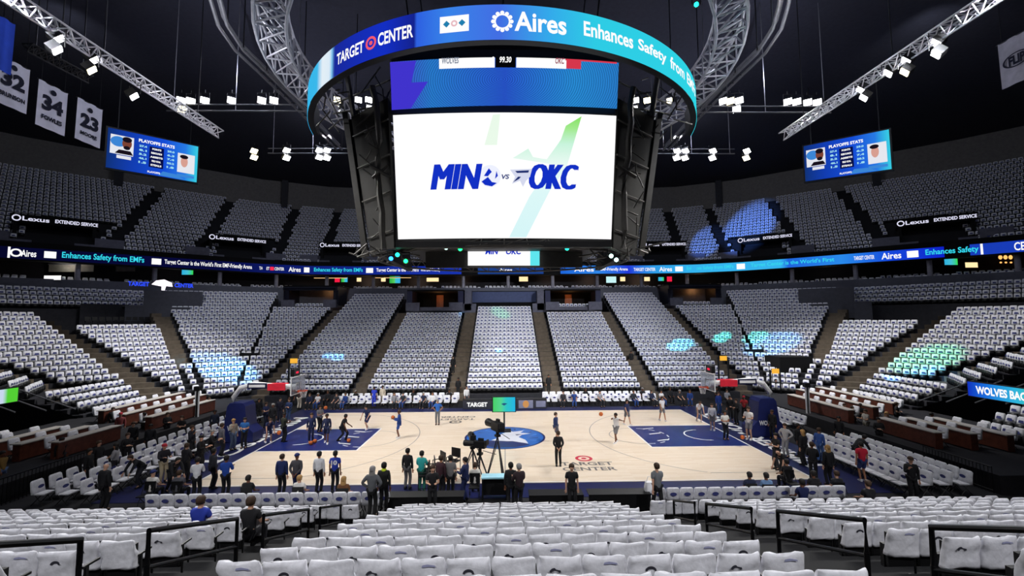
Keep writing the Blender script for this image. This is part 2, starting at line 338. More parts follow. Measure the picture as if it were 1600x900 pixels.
b = MB(); b.quad((-90, -12, -.3), (-62, 10, -.3), (-62, 10, 34), (-90, -12, 34)); b.quad((90, -12, -.3), (62, 10, -.3), (62, 10, 34), (90, -12, 34)); structure(b.build('wall_end', M_blk2))
UA = [-47.6, -41, -33.4, -27.5, -18, -9, 0, 9, 18, 27.5, 33.4, 41, 47.6]
UV = [-51, -37, -25, 25, 37, 51]
ULEN = length(line(0)); UPP = []
for i in range(UR):
    L = line(.5 + UP * i + .45); T = length(L); cuts = [along(L, x=along(line(0), x=a)[0].x * (L[5].x / base[5].x))[3] for a in UA]; vc = [along(L, x=a * (L[5].x / base[5].x))[3] for a in UV]
    s = .3
    while s < T:
        if all(abs(s - c) > .75 for c in cuts) and not (i < 7 and any(abs(s - c) < 3.3 for c in vc)):
            r = along(L, s=s)
            if r: UPP.append((r[0].x, r[0].y, UZ + UQ * i, math.atan2(-r[2].y, -r[2].x) - PI / 2))
        s += .56
for x in (-47.6, -33.4, 33.4, 47.6):
    p, d, n, s = along(line(0), x=x); c = p + n * (wo - .8) + Z * ((wz + 33) / 2); b = MB(); b.box(c, (1.0, 1.0, 33 - wz + .5), Matrix((d, n, Z)).transposed()); structure(b.build('deck_column', mat('deck_column_grey', '2c2c32', .8)))
# suite columns, seats and screens
for k in range(22):
    r = along(line(.7), s=4 + k * 6.9)
    if not r or abs(r[0].x) > 58: continue
    b = MB(); b.lathe([(.32, 11.9), (.32, 12.2), (.26, 12.3), (.26, 14.3), (.34, 14.5)], (r[0].x, r[0].y, 0), 12); structure(b.build('suite_column', mat('column_grey', '8c8a96', .6)))
# ------------------------------------------------------------------ draped seats
def shirt_rings(n, lv, jit=0, seed=0):
    R = []
    for z, wd, dp, dip in lv:
        ring = []
        for k in range(n):
            t = 2 * PI * (k + .5) / n; cx, sy = math.cos(t), math.sin(t)
            x = math.copysign(abs(cx) ** (.3 if jit else .45), cx) * wd / 2; y = math.copysign(abs(sy) ** .6, sy) * dp / 2 - .04 - (z - .4) * .18
            zz = z - dip * (1 - (2 * x / max(wd, .01)) ** 2) if dip > 0 else z + dip * (2 * x / wd) ** 4
            if jit:
                nz = noise.noise(Vector((x * 7 + seed * 3.1, y * 7, zz * 7))); x += nz * jit * .6; y += nz * jit; zz += nz * jit * .5
            ring.append((x, y, zz))
        R.append(ring)
    return R
_t = MB(); _t.loft(shirt_rings(8, [(.40, .49, .15, 0), (.62, .485, .14, 0), (.80, .47, .12, .0), (.87, .38, .06, .0)]), 0)
_t.box((0, .09, .3), (.44, .1, .34), None, 1); _t.box((.24, 0, .2), (.04, .12, .4), None, 1)
yy = .045; _t.quad((.13, yy, .56), (-.13, yy, .56), (-.1, yy - .02, .7), (.1, yy - .02, .7), 2)
import numpy as np
def merged(name, tmpl, places, mats):
    tv = np.array(tmpl.v); nv = len(tv); P = np.array([p[:4] for p in places]); c, s = np.cos(P[:, 3]), np.sin(P[:, 3]); rs = np.random.RandomState(3)
    k = 1 + rs.uniform(-.05, .05, (len(P), 1)); dz = rs.uniform(-.025, .015, (len(P), 1))
    vx = (tv[None, :, 0] * c[:, None] - tv[None, :, 1] * s[:, None]) * k + P[:, 0:1]; vy = (tv[None, :, 0] * s[:, None] + tv[None, :, 1] * c[:, None]) * k + P[:, 1:2]; vz = tv[None, :, 2] + P[:, 2:3] + dz
    V = np.stack([vx, vy, vz], -1).reshape(-1, 3); lens = [len(f) for f in tmpl.f]; li = np.array([i for f in tmpl.f for i in f])
    LI = (li[None] + nv * np.arange(len(P))[:, None]).reshape(-1); LT = np.tile(lens, len(P)); ST = np.concatenate([[0], np.cumsum(LT)[:-1]])
    me = bpy.data.meshes.new(name); me.vertices.add(len(V)); me.vertices.foreach_set('co', V.ravel()); me.loops.add(len(LI)); me.loops.foreach_set('vertex_index', LI)
    me.polygons.add(len(LT)); me.polygons.foreach_set('loop_start', ST); me.polygons.foreach_set('loop_total', LT)
    for m in mats: me.materials.append(m)
    me.polygons.foreach_set('material_index', np.tile(tmpl.mi, len(P))); me.update(calc_edges=True); me.validate()
    o = bpy.data.objects.new(name, me); C.objects.link(o); return o
for x0, x1, y in ((6.4, 12.2, 30.4), (-30, -24.6, 32.6), (24.6, 30, 32.6)):
    for k in range(int((x1 - x0) / .55)): SEATS.append((x0 + k * .55, y, 8.7 + (y > 31) * .3, PI, 'ledge', 0, 0, 0))
for off, z in ((1.0, 12.0), (1.9, 12.25)):
    L = line(off); T = length(L); s = 3
    while s < T - 3:
        r = along(L, s=s)
        if r and (s % 6.9) > 1.2: SEATS.append((r[0].x, r[0].y, z - .35, math.atan2(-r[2].y, -r[2].x) - PI / 2, 'suite', 0, 0, 0))
        s += .62
NEAR.sort(key=lambda p: (Vector(p[:3]) - CAM).length)
def inframe(p):
    v = Vector(p[:3]) + Z * .8 - CAM; w_ = v.dot(cf); return w_ > .5 and abs(v.dot(cr) / w_) < 1.22 and v.dot(cu) / w_ > -.72
single = [p for p in NEAR if inframe(p)][:300]; ids = set(id(p) for p in single)
rest = [p for p in NEAR if id(p) not in ids and (Vector(p[:3]) - CAM).length > 2.2]
o = merged('draped_seat_rows', _t, SEATS + [p for p in UPP] + rest, [M_shirt, M_black, M_print]); tag(o, 'rows of arena seats under white shirts filling the stands around the court', 'seats', None, 'stuff')
M_arcp = mat('dark_print', '2a2a34', .8)
protos = []
for v in range(4):
    t = thing('draped_seat', 'x', 'seat'); 
    b = MB(); b.loft(shirt_rings(26, [(.42, .545, .16, 0), (.47, .54, .15, 0), (.54, .535, .13, 0), (.62, .53, .12, 0), (.70, .53, .11, 0), (.77, .525, .10, .004), (.82, .52, .09, .012), (.86, .51, .07, .022), (.885, .49, .035, .03)], .045, v)); sh = b.build('shirt', M_shirt, t, True)
    b = MB(); y = -.168
    if v % 2 == 0: b.poly(ell(.07, .055, 12, .03 * v, .705, .1, PI - .1) + ell(.045, .03, 12, .03 * v, .70, PI - .1, .1), (0, y, 0), -X, Z, .004, 0)
    else: b.poly([(-.1, .79), (-.03, .80), (.07, .79), (.06, .815), (.0, .825), (-.09, .81)], (.05, y - .005, 0), -X, Z, .004, 0)
    if v != 1: b.build('shirt_print', M_arcp if v % 2 == 0 else mat('faint_print', '9496b4', .8), sh)
    b = MB(); b.box((0, -.02, .5), (.44, .05, .56)); b.build('backrest', M_black, t)
    b = MB(); b.box((0, .08, .36), (.43, .07, .38)); b.box((0, .11, .2), (.40, .05, .06)); b.build('seat_pan', M_black, t)
    for sx in (1,):
        b = MB(); b.box((sx * .27, .08, .6), (.03, .26, .03)); b.tube((sx * .27, 0, .6), (sx * .27, 0, 0), .018); b.box((sx * .27, .02, .01), (.05, .2, .02)); b.build('armrest', M_black, t)
    protos.append(t)
used = [False] * 4
side = {'centre': 'near centre', 'left': 'near left', 'right': 'near right'}
for q, p in enumerate(single):
    v = (p[5] * 7 + p[6] * 3) % 4; lab = 'white shirt on a seat, %s from right end, %s row of the %s block' % (ORD[p[6]], ORD[p[5]] if p[2] > .6 else 'frontmost', side[p[4]])
    if not used[v]: o = protos[v]; used[v] = True; o.location = p[:3]; o.rotation_euler = (0, 0, p[3]); o['label'] = lab; o['group'] = 'draped seats of the near stand'
    else: dup(protos[v], p[:3], p[3] + random.uniform(-.03, .03), lab, 'draped seats of the near stand')
# ------------------------------------------------------------------ ribbon boards, with their lettering
RL = line(-.33)
def ribbon(name, label, x0, x1, col, items, end=False):
    s0 = along(RL, x=x0)[3]; s1 = along(RL, x=x1)[3]; n = int((s1 - s0) / 1.2); t = thing(name, label, 'led board', along(RL, s=(s0 + s1) / 2)[0] + Z * 14.4)
    b = MB(); pts = [along(RL, s=s0 + (s1 - s0) * i / n)[0] for i in range(n + 1)]
    uv = []
    for i, p in enumerate(pts): uv += [(i / n, 0), (i / n, 1)]
    vs = []
    for p in pts: vs += [p + Z * 14.36, p + Z * 15.6]
    b.add(vs, [(2 * i, 2 * i + 2, 2 * i + 3, 2 * i + 1) for i in range(n)]); b.build('display', col, t, world=True, uvs=uv)
    RT = line(-.36); mt = {}
    for px, body, h, wd, m in items:
        if isinstance(px, tuple): wd = find_s(RT, px[1]) - find_s(RT, px[0]); px = (px[0] + px[1]) / 2 + .0
        bb = MB(); base_s = find_s(RT, px)
        mp = lambda x, y: (lambda r: r[0] + Z * (14.98 + y))(along(RT, s=base_s + x))
        if body == '#': bb.add([mp(-wd / 2, -h / 2), mp(wd / 2, -h / 2), mp(wd / 2, h / 2), mp(-wd / 2, h / 2)], [(0, 1, 2, 3)])
        elif body == 'o': ringpolym(bb, mp, .28, .45)
        else: text(bb, body, None, None, None, h, wd, .02, 0, 0, mp)
        bb.build('lettering' if body not in '#o' else 'emblem', m, t, world=True)
    return t
def ppx(v): v = v - CAM; return 800 + FOC * v.dot(cr) / v.dot(cf)
def find_s(pts, px, z=14.98):
    lo_, hi = 0, length(pts)
    for _ in range(40):
        m_ = (lo_ + hi) / 2; p = along(pts, s=m_)[0] + Z * z
        if (p - CAM).dot(cf) < 1 or (ppx(p) < px and p.x < 60): lo_ = m_
        else: hi = m_
    return lo_
def ringpolym(mb, mp, r0, r1, n=16):
    for i in range(n):
        a = 2 * PI * i / n; c = 2 * PI * (i + 1) / n; mb.quad(mp(r0 * math.cos(a), r0 * math.sin(a)), mp(r1 * math.cos(a), r1 * math.sin(a)), mp(r1 * math.cos(c), r1 * math.sin(c)), mp(r0 * math.cos(c), r0 * math.sin(c)))
G_red = glow('lit_red', 'ff3050', 1.0); G_navy = glow('lit_navy', '0a0f55', .8)
ribbon('ribbon_board', 'dark navy ribbon board with white and cyan lettering, left of the hanging scoreboard', -60.0, -6.5, glow_ramp('ribbon_left', [(0, '05061c'), (.45, '090c40'), (1, '1a36b4')], .9),
  [((12, 16), '#', 1.2, 1, G_white), (25, 'o', .5, .5, G_white), ((33, 57), 'Aires', .75, 2.0, G_white), ((69, 88), '#', .75, 1.5, G_white), ((100, 228), 'Enhances Safety from EMFs', .9, 10.6, G_cyan), ((237, 252), '#', .75, 1.4, G_white), ((261, 397), "Target Center is the World's First EMF-Friendly Arena", .75, 15.5, G_white), ((405, 421), 'TARGET', .45, 1.7, G_white), ((422, 428), '#', .5, .5, G_red), ((429, 444), 'CENTER', .45, 1.7, G_white), ((451, 470), 'Aires', .7, 2.2, G_white), ((475, 486), '#', .75, 1, G_white), ((491, 567), 'Enhances Safety from EMFs', .75, 6.4, G_cyan), ((572, 583), '#', .75, 1, G_white), ((588, 654), "Target Center is the World's", .7, 5.6, G_white), ((658, 688), 'First EMF-Friendly', .6, 3, G_white)])
ribbon('ribbon_board', 'bright blue ribbon board with white lettering, right of the hanging scoreboard', 8.6, 51.0, glow_ramp('ribbon_right', [(0, '1c63d8'), (.12, '2f86e6'), (.22, '2436d8'), (.3, '2f9be8'), (.42, '35b4ee'), (.66, '35b4ee'), (.68, '1f62dc'), (.8, '2a8aea'), (.9, '1547dc'), (1, '0e20c8')], 1.0),
  [((897, 928), 'Aires', .6, 2.4, G_white), ((938, 981), 'EMF-Friendly Arena', .6, 3.8, G_white), ((990, 1024), 'TARGET CENTER', .5, 2.9, G_white), ((1030, 1050), 'Aires', .7, 1.9, G_white), ((1055, 1067), '#', .75, 1, G_white), ((1072, 1145), 'Enhances Safety from EMFs', .7, 6.5, G_cyan), ((1151, 1164), '#', .8, 1.1, G_white), ((1170, 1300), "Target Center is the World's First", .7, 11, G_cyan), ((1334, 1366), 'TARGET CENTER', .5, 3, G_white), ((1377, 1408), 'Aires', .8, 3.0, G_white), ((1417, 1435), '#', .8, 1.8, G_white), ((1445, 1528), 'Enhances Safety', .85, 7.2, G_cyan), ((1532, 1536), '#', 1.2, .25, G_white)])
ribbon('ribbon_board', 'short ribbon board with white letters at the right edge of the photo', 52.6, 60, glow('ribbon_end', '1a3fc0', .9), [((1584, 1640), 'CENTER', .9, 4, G_white)])
ribbon('ribbon_board', 'thin blue ribbon board seen under the hanging scoreboard', -4, 6, glow('ribbon_mid', '2450a8', .6), [(790, 'Aires', .5, 2, G_white)])
# ------------------------------------------------------------------ upper deck entrances with lit signs
M_par = mat('parapet_grey', '5c5c6a', .8, var=.15); M_door = mat('orange_door', '7a4526', .6)
names = {-51: 'leftmost upper entrance', -37: 'upper entrance below the left hanging screen', -25: 'upper entrance just left of the scoreboard', 25: 'upper entrance just right of the scoreboard', 37: 'upper entrance below the right hanging screen', 51: 'rightmost upper entrance'}
for x in UV:
    p, d, n, s = along(line(0), x=x); z0 = 15.9; f = lambda u, o, z: p + d * u + n * o + Z * z
    Rm = Matrix((d, n, Z)).transposed(); b = MB()
    b.box(f(0, 4.5, z0 + 3.05), (7, 4.5, .3), Rm); b.box(f(0, 2.2, z0 + 3.3), (7, .15, .9), Rm); b.box(f(0, 6.6, z0 + 1.5), (6, .2, 3), Rm)
    for sx in (-1, 1): b.box(f(sx * 3.2, 4.4, z0 + 1.5), (.3, 4.6, 3), Rm)
    structure(b.build('entrance_wall', M_blk2))
    b = MB()
    for sx in (-1, 1): b.box(f(sx * 4.7, 2.0, z0 + .6), (2.6, 2.2, 1.9), Rm); b.box(f(sx * 2.6, 1.1, z0 + .2), (1.8, .25, 1.1), Rm)
    structure(b.build('entrance_parapet', M_par))
    b = MB(); b.box(f(.6, 6.4, z0 + 1.3), (1.1, .12, 2.3), Rm); structure(b.build('door_%d' % (UV.index(x) + 1), M_door))
    g = thing('entrance_sign', 'white lit lettering sign over the ' + names[x], 'sign', f(0, 2.1, z0 + 3.3)); b = MB(); b.box(f(0, 2.08, z0 + 3.3), (7.2, .06, .95), Rm); b.build('sign_panel', M_blk2, g, world=True)
    b = MB(); ringpolym(b, lambda u, v: f(-3.1 + u, 2.03, z0 + 3.3 + v), .24, .36); text(b, 'Lexus', f(-1.6, 2.03, z0 + 3.3), d, Z, .5, 2.1, .02); text(b, 'EXTENDED SERVICE', f(1.7, 2.03, z0 + 3.3), d, Z, .42, 3.6, .03); b.build('lettering', glow('sign_white', 'e8e8ff', .9), g, world=True)
    lamp('entrance_lamp', 'POINT', f(.6, 5.2, z0 + 2.5), f(0, 4, 0), 45, (1, .55, .25), .2)
# deck aisle rails, dark posts
# ------------------------------------------------------------------ lower portals under the suites
M_navyd = mat('portal_navy', '12173f', .6); M_item = mat('counter_goods', 'b8b8ba', .7)
def portal(x0, x1, y, z0, z1, kind):
    xm = (x0 + x1) / 2; wd = x1 - x0; b = MB(); b.box((xm, y + 4.5, (z0 + z1) / 2), (wd, .2, z1 - z0)); b.box((xm, y + 2.5, z1 + .1), (wd, 5, .2)); structure(b.build('portal_wall', M_blk2))
    b = MB()
    for s in (-1, 1): b.box((xm + s * (wd / 2 - .35), y + 1.6, (z0 + z1) / 2), (.7, 3.2, z1 - z0))
    if kind: b.box((xm, y - .1, z1 - .25), (wd, .5, .5)); b.path([(x0 + .2, y - .4, z0 + .4), (x0 + .2, y - .4, z1 - .2), (x1 - .2, y - .4, z1 - .2), (x1 - .2, y - .4, z0 + .4)], .14, 6)
    structure(b.build('portal_frame', M_navyd if not kind else mat('portal_black_frame', '0d1024', .5)))
    b = MB(); 
    for s in (-1, 1): b.box((xm + s * (wd / 2 - .9), y - .6, z0 + .2), (1.8, .3, 1.1))
    b.box((xm, y - .2, z0 - .1), (wd, .2, .5)); structure(b.build('portal_parapet', M_par))
for k, (x0, x1, y, z0, z1, kd) in enumerate(((-13, -5.5, 29.7, 9.0, 11.3, 0), (5.5, 13, 29.7, 9.0, 11.3, 0), (-31, -23.4, 33, 9.6, 12.2, 1), (23.4, 31, 33, 9.6, 12.2, 1))):
    portal(x0, x1, y, z0, z1, kd)
    b = MB(); xd = (x0 + x1) / 2 + (1.2 if kd else 0); b.box((xd, y + 4.3, z0 + 1), (1, .1, 2)); structure(b.build('door_%d' % (k + 7), M_door)); lamp('portal_lamp', 'POINT', (xd, y + 3.2, z1 - .5), (xd, y, 0), 25, (1, .45, .15), .15)
b = MB(); b.box((0, 34.5, 10.6), (9.4, 5, 1.5)); structure(b.build('wall_press_row', mat('press_blue', '39456a', .6)))
b = MB(); b.box((0, 34.6, 9.4), (9.2, 4.6, .9)); b.box((0, 31.95, 11.38), (9.6, .2, .06)); structure(b.build('wall_press_base', M_blk2))
for sx in (-1, 1):
    b = MB(); b.box((sx * 4.9, 31.5, 10.0), (.9, 3, 2.6)); b.box((sx * 4.9, 30.2, 9.0), (2.2, .4, 1.2)); structure(b.build('press_row_pier', M_par))
    R = Matrix.Rotation(sx * -math.radians(38), 3, 'Z'); cpos = Vector((sx * 39.4, 24.0, 9.2)); b = MB(); b.box(cpos, (5.4, 3, 3.6), R); b.box(cpos + R @ Vector((0, -1.8, -1.6)), (3, 1, 3), R); b.box(cpos + R @ Vector((sx * 3.4, -.6, -1)), (1.6, 2, 2.2), R); structure(b.build('camera_bay_wall', mat('bay_grey', '41424c', .75)))
b = MB(); b.box((0, 0, 0), (1, 1, 1)); b.v = []; b.f = []; b.mi = []
t = thing('lit_sign', 'white glowing emblem between blue lettering above the left grey camera bay', 'sign', Vector((-39.5, 22.2, 11.3)))
R = Matrix.Rotation(math.radians(38), 3, 'Z'); ex = R @ X
b = MB(); text(b, 'TARGET', Vector((-41.1, 21.0, 11.7)), ex, Z, .5, 1.8, .04); b.build('lettering', glow('sign_blue', '3050ff', 1), t, world=True); b = MB(); text(b, 'CENTER', Vector((-37.9, 23.5, 11.7)), ex, Z, .5, 1.8, .04); b.build('lettering', glow('sign_blue', '3050ff', 1), t, world=True)
b = MB(); b.poly([(-.9, -.1), (-.5, .35), (.2, .5), (.9, .15), (1, -.3), (.4, -.25), (.3, -.75), (0, -.75), (0, -.3), (-.5, -.2)], Vector((-39.5, 22.2, 11.8)), ex, Z, .1); b.build('emblem', glow('emblem_white', 'fff4ff', 1.6), t, world=True)
# ------------------------------------------------------------------ suites: televisions, warm lamps, bar lights
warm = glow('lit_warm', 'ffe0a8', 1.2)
def tv(px, py, y, wd, ht, label, g, cat='television', nm='suite_television'):
    p = at(px, py, y=y); t = thing(nm, label, cat, p); b = MB(); b.box((0, .04, 0), (wd + .08, .06, ht + .08)); b.build('housing', M_black, t); b = MB(); b.quad((-wd / 2, 0, -ht / 2), (wd / 2, 0, -ht / 2), (wd / 2, 0, ht / 2), (-wd / 2, 0, ht / 2)); b.build('screen', g, t, uvs=[(0, 0), (1, 0), (1, 1), (0, 1)]); b = MB(); b.box((0, .25, 0), (.1, .4, .1)); b.build('bracket', M_black, t)
gc = glow_ramp('tv_green_cyan', [(0, '1fae4a'), (.45, '5fd860'), (.6, '40c8e0'), (1, '38b8f0')], .9); cg = glow_ramp('tv_cyan_green', [(0, '30b8e8'), (.5, '48c8e0'), (1, '38e048')], .9); gr = glow('tv_red', 'ff2048', .9); cw = glow('tv_pale', 'c8f6f6', 1)
tv(527, 437, 40, .8, .8, 'small red lit suite screen, left of the scoreboard', gr); tv(538, 437, 40, 1, .75, 'small green and cyan suite television beside the red screen at left', gc); tv(617, 437, 40, 1.7, 1.1, 'large green and cyan suite television left of the scoreboard', gc)
tv(293, 424, 30, 1.5, .9, 'cyan and green suite television below the left ribbon board', cg); tv(955, 437, 40, 1.6, 1.0, 'large pale suite television right of the scoreboard', cw); tv(1033, 436, 40, .9, .6, 'small green and blue suite television right of the scoreboard', cg); tv(1046, 436, 40, .8, .8, 'small red lit suite screen, right of the scoreboard', gr)
tv(1486, 409, 22, 1.6, .75, 'green and blue suite television near the right edge', cg)
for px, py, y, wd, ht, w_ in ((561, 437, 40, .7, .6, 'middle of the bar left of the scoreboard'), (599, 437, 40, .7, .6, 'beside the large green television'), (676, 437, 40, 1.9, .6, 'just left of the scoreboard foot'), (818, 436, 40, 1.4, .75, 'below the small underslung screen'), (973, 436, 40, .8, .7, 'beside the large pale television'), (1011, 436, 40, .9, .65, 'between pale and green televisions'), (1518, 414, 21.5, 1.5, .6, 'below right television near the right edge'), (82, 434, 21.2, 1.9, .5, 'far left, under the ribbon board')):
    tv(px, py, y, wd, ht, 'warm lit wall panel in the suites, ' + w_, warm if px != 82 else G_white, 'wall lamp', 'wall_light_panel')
for k, (px, py) in enumerate(((505, 426), (520, 426), (600, 426), (620, 427))):
    a = at(px - 14, 430, y=41); c = at(px + 22, 434, y=38.6); a.z = 14.25; c.z = 14.0; t = thing('bar_light', 'thin slanting warm light tube under the ribbon board, %s from the left' % ORD[k], 'lamp', a); b = MB(); b.tube(a, c, .05); b.build('tube', glow('tube_warm', 'ffcf90', 1.3), t, world=True); b = MB(); b.tube(a + Z * .07, c + Z * .07, .07); b.build('housing', M_black, t, world=True)
for k, px in enumerate((1563, 1571, 1579)):
    p = at(px, 402, y=19.8); t = thing('chandelier', 'amber glowing suite chandelier at the right edge, %s of three from the left' % ORD[k], 'lamp', p); b = MB(); b.ball((0, 0, 0), .16, 8, 5, 0, (1, 1, 1.6)); b.ball((0, 0, -.6), .1, 8, 5); b.build('shade', glow('amber', 'ffb060', 1.5), t); b = MB(); b.tube((0, 0, .2), (0, 0, 1), .015); b.build('stem', M_black, t)
for px, y in ((110, 23.6), (195, 27.2)):
    p = at(px, 419, y=y); t = thing('suite_shutter', 'grey lit rolled shutter in the left suites, %s' % ('under the cyan lettering' if px > 150 else 'far left one'), 'shutter', p); wd = 5.2 if px < 150 else 2.4
    b = MB(); [b.box((0, .1, .35 - .14 * i), (wd, .04, .12), Matrix.Rotation(.4, 3, 'X')) for i in range(6)]; b.build('slats', mat('shutter_grey', 'a09c96', .5), t); b = MB(); b.box((0, .1, .5), (wd + .1, .2, .16)); b.build('shutter_box', M_grey, t)
    lamp('shutter_lamp', 'POINT', p + Vector((0, -1, .3)), p, 60, (1, .93, .8), .1)
for x in (-30, -22, -14, -7, 7, 14, 22, 30): lamp('suite_lamp', 'POINT', (x, 41.2 if abs(x) < 26 else 37.5, 13.7), (x, 40, 0), 90 if 10 < abs(x) < 26 else 40, (1, .7, .45), .15)
for x in (-44, 44): lamp('suite_lamp', 'POINT', (x, 29.5, 13.9), (x, 40, 0), 20, (1, .9, .8), .15)
# ------------------------------------------------------------------ hanging scoreboard
M_frame = mat('board_black', '0e0e11', .6); M_panel = mat('board_panel', '171614', .8, var=.25, scale=2); M_pipe = mat('board_pipe', '4a4845', .5, .3)
class Curved:
    """a screen bulging towards the near stand: four corners and a bulge; point(x, y) in metres from its middle"""
    def __init__(s, bl, br, tr, tl, bulge): s.c = [Vector(p) for p in (bl, br, tr, tl)]; s.b = bulge; s.w = (s.c[1] - s.c[0]).length; s.h = (s.c[3] - s.c[0]).length
    def uv(s, u, v, off=0):
        a, b_, c, d = s.c; p = (a * (1 - u) + b_ * u) * (1 - v) + (d * (1 - u) + c * u) * v
        return p - Y * (s.b * (1 - (2 * u - 1) ** 2) + off)
    def xy(s, x, y, off=.03): return s.uv(.5 + x / s.w, .5 + y / s.h, off)
    def mesh(s, name, m, parent, u0=0, u1=1, v0=0, v1=1, off=0, n=16):
        b = MB(); uv = []; vs = []
        for i in range(n + 1):
            u = u0 + (u1 - u0) * i / n
            for v in (v0, v1): vs.append(s.uv(u, v, off)); uv.append((i / n, 0 if v == v0 else 1))
        b.add(vs, [(2 * i, 2 * i + 2, 2 * i + 3, 2 * i + 1) for i in range(n)]); return b.build(name, m, parent, world=True, uvs=uv)
    def shape(s, mb, pts, off=.02, n=1):
        mb.add([s.xy(x, y, off) for x, y in pts], [tuple(range(len(pts)))])
SB = thing('scoreboard', 'huge hanging centre scoreboard with white MIN vs OKC screen', 'scoreboard', (0, 0, 11))
mainS = Curved(at(622, 374, y=-5.75), at(955, 374, y=-5.75), at(963, 181, y=-6.7), at(614, 180, y=-6.7), .32)
upS = Curved(at(612, 172, y=-6.55), at(964, 170, y=-6.55), at(967, 98, y=-6.9), at(610, 97, y=-6.9), .4)
scr = mainS.mesh('main_screen', glow('screen_white', 'ffffff', 1.02), SB)
px2 = lambda px, py: ((px - 788.5) / 342 * mainS.w, (277.5 - py) / 194 * mainS.h)
def faded(pts, stops, nm, off):
    q = [px2(*p) for p in pts][::-1]; y0, y1 = min(p[1] for p in q), max(p[1] for p in q); b = MB(); mainS.shape(b, q, off); b.build('picture', glow_ramp(nm, stops, 1.0, 1), scr, world=True, uvs=[(0, (p[1] - y0) / (y1 - y0)) for p in q])
faded(((905, 184), (884, 262), (800, 250)), [(0, 'eefbf6'), (.45, 'c8f4dc'), (.75, 'a2ea8e'), (1, '82e05c')], 'green_fade', .02)
faded(((884, 262), (858, 300), (822, 373), (795, 373), (826, 310), (858, 262)), [(0, 'd6f6f8'), (.6, 'dcf8f8'), (1, 'e8fbf8')], 'cyan_fade', .022)
b = MB(); mainS.shape(b, [px2(*p) for p in ((781, 183), (776, 230), (757, 230), (770, 184))][::-1], .02); b.build('picture', glow('pale_green', 'eafaea', 1), scr, world=True)
G_deep = glow('deep_blue', '1230c4', 1.0); b = MB()
for body, px, wd in (('MIN', 713, 80), ('OKC', 864, 76)):
    cx, cy = px2(px, 278.5); [text(b, body, None, None, None, 1.25, wd / 342 * mainS.w * .95, 0, .25, 0, lambda x, y: mainS.xy(cx + x + sh_, cy + y, .05 + k_ * .004)) for k_, sh_ in enumerate((-.09, -.03, .03, .09))]
b.build('lettering', G_deep, scr, world=True)
b = MB(); cx, cy = px2(789, 279); text(b, 'VS', None, None, None, .24, .4, .04, .2, 0, lambda x, y: mainS.xy(cx + x, cy + y, .05)); b.build('lettering', glow('dim_blue', '4b5588', 1), scr, world=True)
b = MB(); cx, cy = px2(765, 278)
mainS.shape(b, [(cx + x, cy + y) for x, y in ell(.55, .55, 24)], .055); ob = b.build('emblem', glow('emblem_pale', 'eef1ff', 1), scr, world=True)
b = MB(); mainS.shape(b, [(cx + x, cy + y) for x, y in ((-.42, -.28), (-.1, -.05), (.1, -.3), (.35, -.35), (.1, -.52), (-.25, -.45))], .075)
mainS.shape(b, [(cx + x, cy + y) for x, y in ((-.3, .0), (-.05, .38), (.1, .2), (0, .1), (-.1, -.02))], .075); mainS.shape(b, [(cx + x, cy + y) for x, y in ((.25, -.15), (.33, .25), (.4, .0))], .075); b.build('emblem', G_deep, scr, world=True)
b = MB(); cx, cy = px2(813, 279); mainS.shape(b, [(cx + x, cy + y) for x, y in ((-.55, .35), (.55, .4), (.45, 0), (.25, -.2), (.1, -.5), (-.05, -.2), (-.45, -.35), (-.3, 0))], .055); b.build('emblem', glow('emblem_shade', 'd5d9ee', 1), scr, world=True)
b = MB(); mainS.shape(b, [(cx + x, cy + y) for x, y in ((-.3, .28), (.4, .32), (.36, .2), (-.2, .18))], .07); mainS.shape(b, [(cx + x, cy + y) for x, y in ((-.4, -.28), (-.1, -.12), (0, 0), (-.15, 0))], .07); b.build('emblem', glow('emblem_dark', '20306e', 1), scr, world=True)
us = upS.mesh('upper_screen', glow_ramp('moire_blue', [(0, '4a3fe0'), (.18, '2f8be8'), (.5, '2f62e8'), (.8, '2f9df0'), (1, '2f8ce4')], .85, 0, 11), SB)
px3 = lambda px, py: ((px - 788.5) / 354 * upS.w, (134 - py) / 74 * upS.h)
b = MB(); upS.shape(b, [px3(*p) for p in ((611, 98), (652, 98), (644, 131), (670, 131), (642, 171), (612, 171))][::-1]); b.build('picture', glow('violet', '4436d6', .9), us, world=True)
b = MB(); upS.mesh('picture', G_white, us, .215, .455, .79, 1, .02, 6); upS.mesh('picture', G_white, us, .548, .765, .79, 1, .02, 6); upS.mesh('picture', glow('screen_black', '08080c', .6), us, .458, .545, .79, 1, .02, 3); upS.mesh('picture', glow('screen_red', 'e03a50', .9), us, .735, .83, .8, .98, .018, 3); upS.mesh('picture', glow('screen_red', 'e03a50', .9), us, .76, .99, .965, 1, .03, 5)
for body, px, wd, g in (('2', 770, 4, G_white), ('99.30', 789, 18, G_white), ('WOLVES', 705, 26, glow('dim_line', '8a94a8', .8)), ('OKC', 872, 14, glow('dim_red', 'a84a5c', .8))):
    b = MB(); cx, cy = px3(px, 101); text(b, body, None, None, None, .3, wd / 354 * upS.w, .03, .15, 0, lambda x, y: upS.xy(cx + x, cy + y, .05)); b.build('lettering', g, us, world=True)
